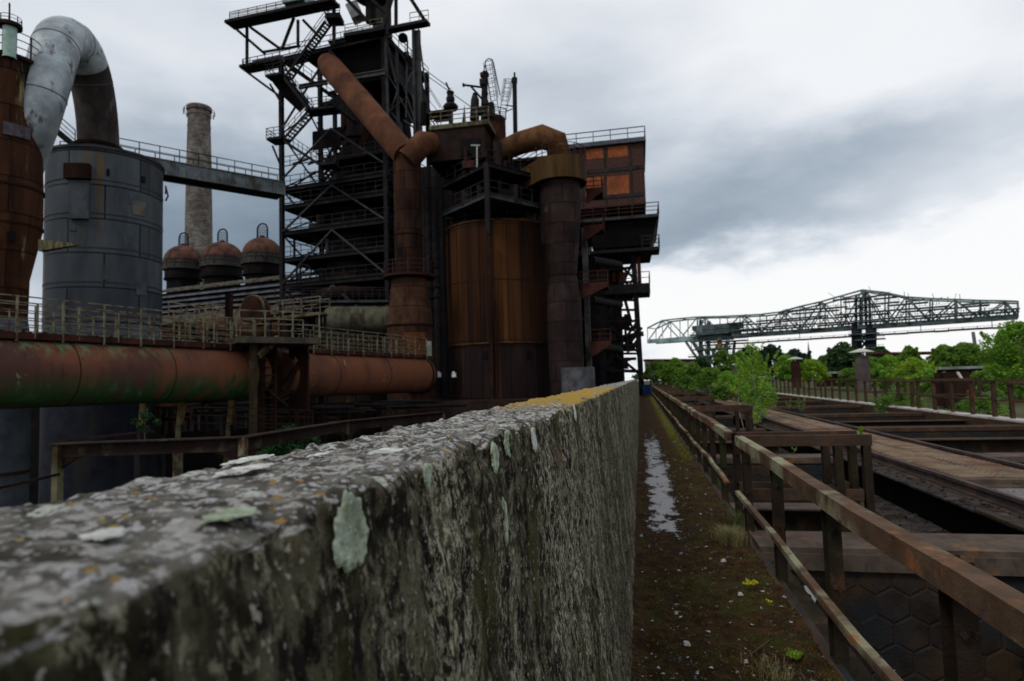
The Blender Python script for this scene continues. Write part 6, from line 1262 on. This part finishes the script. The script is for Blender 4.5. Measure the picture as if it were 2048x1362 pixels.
# far off wood as one mass
rr = random.Random(8); g = MB()
for i in range(150):
    px = 1285+i*5.4+rr.uniform(-3, 3); d = rr.uniform(260, 420); yh = 756-.03*(px-1280); hgt = rr.uniform(4, 10); c_ = at(px, yh-hgt*.4, d); leaves(g, c_, (rr.uniform(4, 8), 6, hgt*d/F*.7), 110, 1.1, rr)
tag(g.build('far_wood', leaf_dark), 'dark far wood along the horizon', 'wood', kind='stuff')
b = at(575, 925, 24); tree('shrub', 'dark green shrub under the low viaduct beside the parapet', b, 1.15, 2.6, leaf_deep, 77, 26, 170, .07, .05, None, 'shrub', trunk_r=.02)
b = at(290, 870, 24); tree('shrub', 'small dark shrub growing at the base of the grey tank', b, .9, 1., leaf_deep, 78, 8, 60, .06, .05, None, 'shrub', trunk_r=.02)
# small plants
def sprig(name, label, base, h, w, m, seed, n=90, ls=.02, cat='plant', stems=5, fm=None, fn=0):
    rr = random.Random(seed); t_ = thing(name, label, cat, base); g = MB(); s = MB(); fl = MB(); base = Vector(base)
    for i in range(stems):
        tip = base+Vector((rr.uniform(-w, w), rr.uniform(-w, w), h*rr.uniform(.6, 1))); pts = limb(s, base, tip, .003, .0012, rr, 4, .06)
        for _ in range(n//stems):
            t = rr.random(); p_ = base.lerp(tip, .25+.75*t); leaves(g, p_, (w*.3, w*.3, h*.1), 1, ls, rr)
        if fn: leaves(fl, tip, (w*.28, w*.28, h*.14), fn, .008, rr)
    g.build('leaves', m, t_); s.build('stems', bark_m, t_)
    if fn: fl.build('flowers', fm, t_)
sprig('seedling', 'small bright green seedling sprouting beside the far rail', at(1722, 872, 13.2), .28, .06, leaf_yell, 3, 60, .035, stems=3)
sprig('seedling', 'thin wispy sapling on the track beyond the birch', at(1605, 830, 24), .85, .30, leaf_mid, 4, 130, .035, stems=7); sprig('seedling', 'tiny sprout low beside the wispy sapling', at(1578, 822, 25), .5, .12, leaf_bright, 14, 50, .03, stems=3)
sprig('seedling', 'small green sprout behind the near corner post', at(1588, 908, 11.5), .15, .05, leaf_mid, 15, 30, .025, stems=3)
pf = onZ(1500, 1180, .01); sprig('stonecrop_plant', 'yellow flowering stonecrop at the kerb of the path', pf, .07, .05, leaf_yell, 6, 60, .008, stems=12, fm=petal_m, fn=14)
pf = onZ(1540, 1212, .01); sprig('stonecrop_plant', 'tiny yellow stonecrop just right of the larger one', pf, .04, .02, leaf_yell, 7, 20, .006, stems=4, fm=petal_m, fn=6)
pf = onZ(1592, 1318, .01); sprig('moss_tuft', 'bright green moss tuft at the bottom of the path', pf, .045, .045, leaf_yell, 8, 700, .007, 'moss', 30)
def grass(label, c, n, h, w, m, seed):
    rr = random.Random(seed); g = MB()
    for _ in range(n):
        p_ = Vector(c)+Vector((rr.gauss(0, w), rr.gauss(0, w*1.6), 0)); l_ = h*rr.uniform(.5, 1.2); a = rr.uniform(0, 6.28); b = Vector((math.cos(a), math.sin(a), 0)); q = Vector((-b.y, b.x, 0))*.0016
        m1 = p_+UP*l_*.6+b*l_*.25; tp = p_+UP*l_*.8+b*l_*.7; g.add([p_-q, p_+q, m1+q, m1-q, tp], [(0, 1, 2, 3), (3, 2, 4)])
    o = g.build('grass_tuft', m, None, Vector(c)); tag(o, label, 'grass tuft', kind='thing')
grass('dry straw coloured grass tuft against the foot of the guard rail', onZ(1462, 1085, .0), 900, .16, .055, grass_dry, 3); grass('greener grass fringe beside the dry tuft', onZ(1475, 1050, .0), 240, .16, .06, leafmat('grass_olive', (.055, .07, .02), (.12, .14, .045), 8, .3), 4)
grass('sparse dry grass at the bottom of the path', onZ(1545, 1350, .0), 260, .06, .06, grass_dry, 5)
rr = random.Random(21); g = MB(); gy = MB()
for i in range(42000):
    y = 2.2+rr.random()**1.7*16; x = rr.uniform(-.1, .96)
    if noise.noise(Vector((x*6, y*3, 0))) < -.12 or (.0 < x < .36 and 6.3 < y < 17): continue
    h = rr.uniform(.004, .014)*(1.6 if noise.noise(Vector((x*9, y*5, 3))) > .2 else 1); a = rr.uniform(0, 6.28); z = .022*fb(x*7, y*7, 1.3, 4)+.012*fb(x*2, y*2, 4, 2)+.02*max(0, (x-.75)/.25); p_ = Vector((x, y, z-.002)); b = Vector((math.cos(a), math.sin(a), 0))*.006
    g.add([p_-b, p_+b, p_+UP*h+Vector((rr.uniform(-.008, .008), rr.uniform(-.008, .008), 0))], [(0, 1, 2)])
for i in range(2600):
    y = 12+rr.random()*42; x = .93-abs(rr.gauss(0, .10))
    if noise.noise(Vector((x*2, y*.7, 5))) < -.1: continue
    h = rr.uniform(.02, .06); a = rr.uniform(0, 6.28); b = Vector((math.cos(a), math.sin(a), 0))*.02; p_ = Vector((x, y, 0)); gy.add([p_-b, p_+b, p_+UP*h], [(0, 1, 2)])
tag(g.build('moss', moss_m), 'short brown green moss carpeting the path', 'moss', kind='stuff'); tag(gy.build('yellow_moss', moss_y), 'yellow green moss strip along the far part of the path kerb', 'moss', kind='stuff')
g = MB()
for i in range(480):
    y = 2.6+rr.random()**1.6*14; x = rr.uniform(-.08, .95); s = rr.choice([.004, .005, .006, .008, .012])*rr.uniform(.7, 1.3); p_ = Vector((x, y, .014+.022*fb(x*7, y*7, 1.3, 4)))
    vs = [p_+Vector((rr.uniform(-1, 1)*1.4, rr.uniform(-1, 1)*1.4, rr.uniform(-.2, .5)))*s for _ in range(6)]; g.add(vs, [(0, 1, 2), (1, 3, 2), (3, 4, 2), (4, 5, 2), (5, 0, 2), (0, 5, 4, 3, 1)])
tag(g.build('pebbles', stone_m), 'pale flint chips scattered over the mossy path', 'gravel', kind='stuff')
g = MB()
for i in range(1500):
    y = 2.4+rr.random()**1.6*14; x = rr.uniform(-.08, .97); s = rr.uniform(.004, .011); p_ = Vector((x, y, .016+.022*fb(x*7, y*7, 1.3, 4)+.012*fb(x*2, y*2, 4, 2)+.02*max(0, (x-.75)/.25))); a = rr.uniform(0, 6.28); u = Vector((math.cos(a), math.sin(a), rr.uniform(-.3, .3)))*s; v = Vector((-math.sin(a), math.cos(a), rr.uniform(-.3, .3)))*s*.5
    g.add([p_-u, p_-v, p_+u, p_+v], [(0, 1, 2, 3)])
tag(g.build('leaf_litter', leafmat('litter', (.07, .04, .02), (.17, .11, .05), 30, .1)), 'brown leaf litter strewn on the path', 'leaf litter', kind='stuff')
for i, (px, py, s) in enumerate([(1372, 1286, .020), (1480, 1187, .018), (1447, 1120, .020), (1352, 1224, .011), (1492, 1321, .010), (1283, 1070, .014)]):
    p_ = onZ(px, py, .012); g = MB(); vs = [p_]; n_ = 9
    for q in range(n_): a = q/n_*6.283; k_ = s*rr.uniform(.7, 1.25); vs.append(p_+Vector((math.cos(a)*k_*1.2, math.sin(a)*k_, -.012)))
    for q in range(n_): a = q/n_*6.283; k_ = s*rr.uniform(.5, .8); vs.append(p_+Vector((math.cos(a)*k_*1.2, math.sin(a)*k_, s*rr.uniform(.35, .55))))
    vs[0] = p_+UP*s*.5; g.add(vs, [(1+q, 1+(q+1) % n_, 1+n_+(q+1) % n_, 1+n_+q) for q in range(n_)]+[(0, 1+n_+q, 1+n_+(q+1) % n_) for q in range(n_)])
    tag(g.build('flint_stone', stone_m, None, p_), ['largest white stone, lying low in the bottom part of the path', 'white stone below the yellow stonecrop', 'white stone between the dry grass and the stonecrop', 'small white chip in the middle of the lower path', 'small pale stone at the bottom by the kerb', 'pale stone at the wall side below the puddle'][i], 'stone', 'white stones on the path', 'thing')
g = MB(); a, b = onZ(1498, 1312, .012), onZ(1546, 1276, .014); g.tube([a, a.lerp(b, .5)+UP*.004, b], .003, 5); tag(g.build('twig', bark_m, None, a), 'thin pale twig lying across the lower path', 'twig', kind='thing')
for (px, py, d, lb) in ((1622, 1195, 4.6, 'white bird dropping streak on the hex plates behind the near rail'),):
    pass
# ---- hatted vents
def vent(px, yhat, yb, hw, d, label, tint=ventbody):
    b = at(px, yb, d); zt = zat(px, yhat+9*hw/16, d); r = hw*d/F/stretch(px); t_ = thing('hatted_vent', label, 'vent', b, 'vents with conical hats'); c = Vector((b.x, b.y, 0)); g = MB(); g.lathe(c, [(r*1.08, b.z-.3), (r*.95, zt-.18), (r*.8, zt-.18)], 24); g.build('body', tint, t_)
    g = MB()
    for q in range(4): a = q*1.571+.5; g.beam((c.x+r*.45*math.cos(a), c.y+r*.45*math.sin(a), zt-.2), (c.x+r*.45*math.cos(a), c.y+r*.45*math.sin(a), zt+.08), .05)
    g.build('stay', ventbody, t_); g = MB(); g.lathe(c, [(r*1.75, zt), (r*1.70, zt+.03), (r*.35, zt+r*.55), (0, zt+r*.58)], 28); g.lathe(c, [(r*1.75, zt), (0, zt+.03)], 28); g.build('hat', hat_m, t_)
vent(1727, 696, 770, 15, 33, 'tall hatted vent pipe behind the far guard rail in the middle right'); vent(1593, 713, 768, 9.5, 52, 'reddish hatted vent left of the yellow green bush', rust_red); vent(1472, 727, 772, 4.5, 58, 'thin hatted vent just left of the young birch'); vent(1437, 731, 770, 3.5, 72, 'small hatted vent amid bushes, second left of the birch'); vent(1397, 735, 770, 3., 84, 'smallest hatted vent under the crane leg'); vent(2064, 663, 740, 15, 30, 'hatted vent half cut off by the right edge')
# ---- flat roofs, kiosk, pipeline, wall and spire
for i, (x0, x1, py, d, dp, lb) in enumerate([(1640, 1770, 744, 70, 4, 'flat grey roof left and right of the tall hatted vent'), (1832, 1972, 736, 62, 4, 'pale teal flat roof behind the right bushes')]):
    a, b = at(x0, py, d), at(x1, py, d); a.z = b.z = (a.z+b.z)/2; t_ = thing('low_building', lb, 'building', Vector(((a.x+b.x)/2, (a.y+b.y)/2, 0)), 'low flat roofed buildings'); g = MB(); g.beam(a, b, dp, .25); g.build('roof', roofgrey, t_); g = MB(); m_ = UP*(a.z/2+.05); g.beam(Vector((a.x+.3, a.y, a.z/2-.3)), Vector((b.x-.3, b.y, b.z/2-.3)), dp-.8, a.z+.35); g.build('wall', rust_dark, t_)
t_ = thing('rust_kiosk', 'small rust orange kiosk with a pale leaning plank on it behind the guard rail', 'kiosk', at(1905, 790, 27)); a = at(1905, 780, 27); g = MB(); zt = zat(1905, 745, 27); g.box((a.x, a.y, zt/2), (1.0, .9, zt)); g.build('body', rust_dark, t_); g = MB(); g.beam(at(1940, 782, 24), at(1948, 812, 24), .35, .1); g.build('panel', mat('kiosk_orange', (.28, .07, .03)), t_); g = MB(); g.beam(at(1915, 744, 26), at(1924, 758, 25.8), .10, .05); g.build('plank', hat_m, t_)
for i, (x0, y0, x1, y1, d0, d1, lb) in enumerate([(1740, 708, 1870, 706, 160, 150, 'red brown pipeline between the horizon trees'), (1965, 702, 2015, 699, 120, 118, 'short piece of red pipeline left of the right edge tree'), (1300, 730, 1400, 727, 120, 125, 'red brown pipeline low on the horizon left of the crane leg')]):
    t_ = thing('pipeline', lb, 'pipeline', at(x0, y0, d0), 'distant red pipelines'); g = MB(); g.tube([at(x0, y0, d0), at(x1, y1, d1)], .42, 10); g.build('pipe', rust_red, t_); g = MB()
    for q in range(5): p_ = at(x0, y0, d0).lerp(at(x1, y1, d1), q/4); g.beam(p_, Vector((p_.x, p_.y, -.1 if i != 2 else -1)), .3)
    g.build('post', rust_dark, t_)
t_ = thing('long_wall', 'long low grey wall with brown coping at the far left of the bushes', 'wall', at(1340, 750, 110)); a, b = at(1292, 740, 110), at(1410, 738, 118); g = MB(); g.beam(a, b, .6, 3.0); g.build('wall', mat('wall_far', (.17, .165, .15)), t_); g = MB(); g.beam(a+UP*1.7, b+UP*1.7, 1.2, .4); g.build('coping', rust_red, t_)
t_ = thing('church_spire', 'slim dark green church spire on the horizon right of the young birch', 'spire', at(1618, 745, 600)); c = at(1620, 745, 600); g = MB(); z0 = zat(1620, 716, 600); z1 = zat(1617, 684, 600); g.lathe(Vector((c.x, c.y, 0)), [(2.3, 0), (2.3, z0), (2.6, z0), (1.1, z0+(z1-z0)*.35), (.2, z1)], 8); g.build('spire', mat('spire_green', (.06, .10, .09)), t_)
t_ = thing('far_stack', 'thin grey stack on the horizon behind the rounded trees', 'stack', at(1958, 745, 500)); a = at(1958, 745, 500); g = MB(); g.tube([Vector((a.x, a.y, 0)), Vector((a.x-2, a.y, zat(1956, 663, 500)))], [1.6, 1.2], 10); g.build('shaft', mat('stack_grey', (.14, .13, .15)), t_)
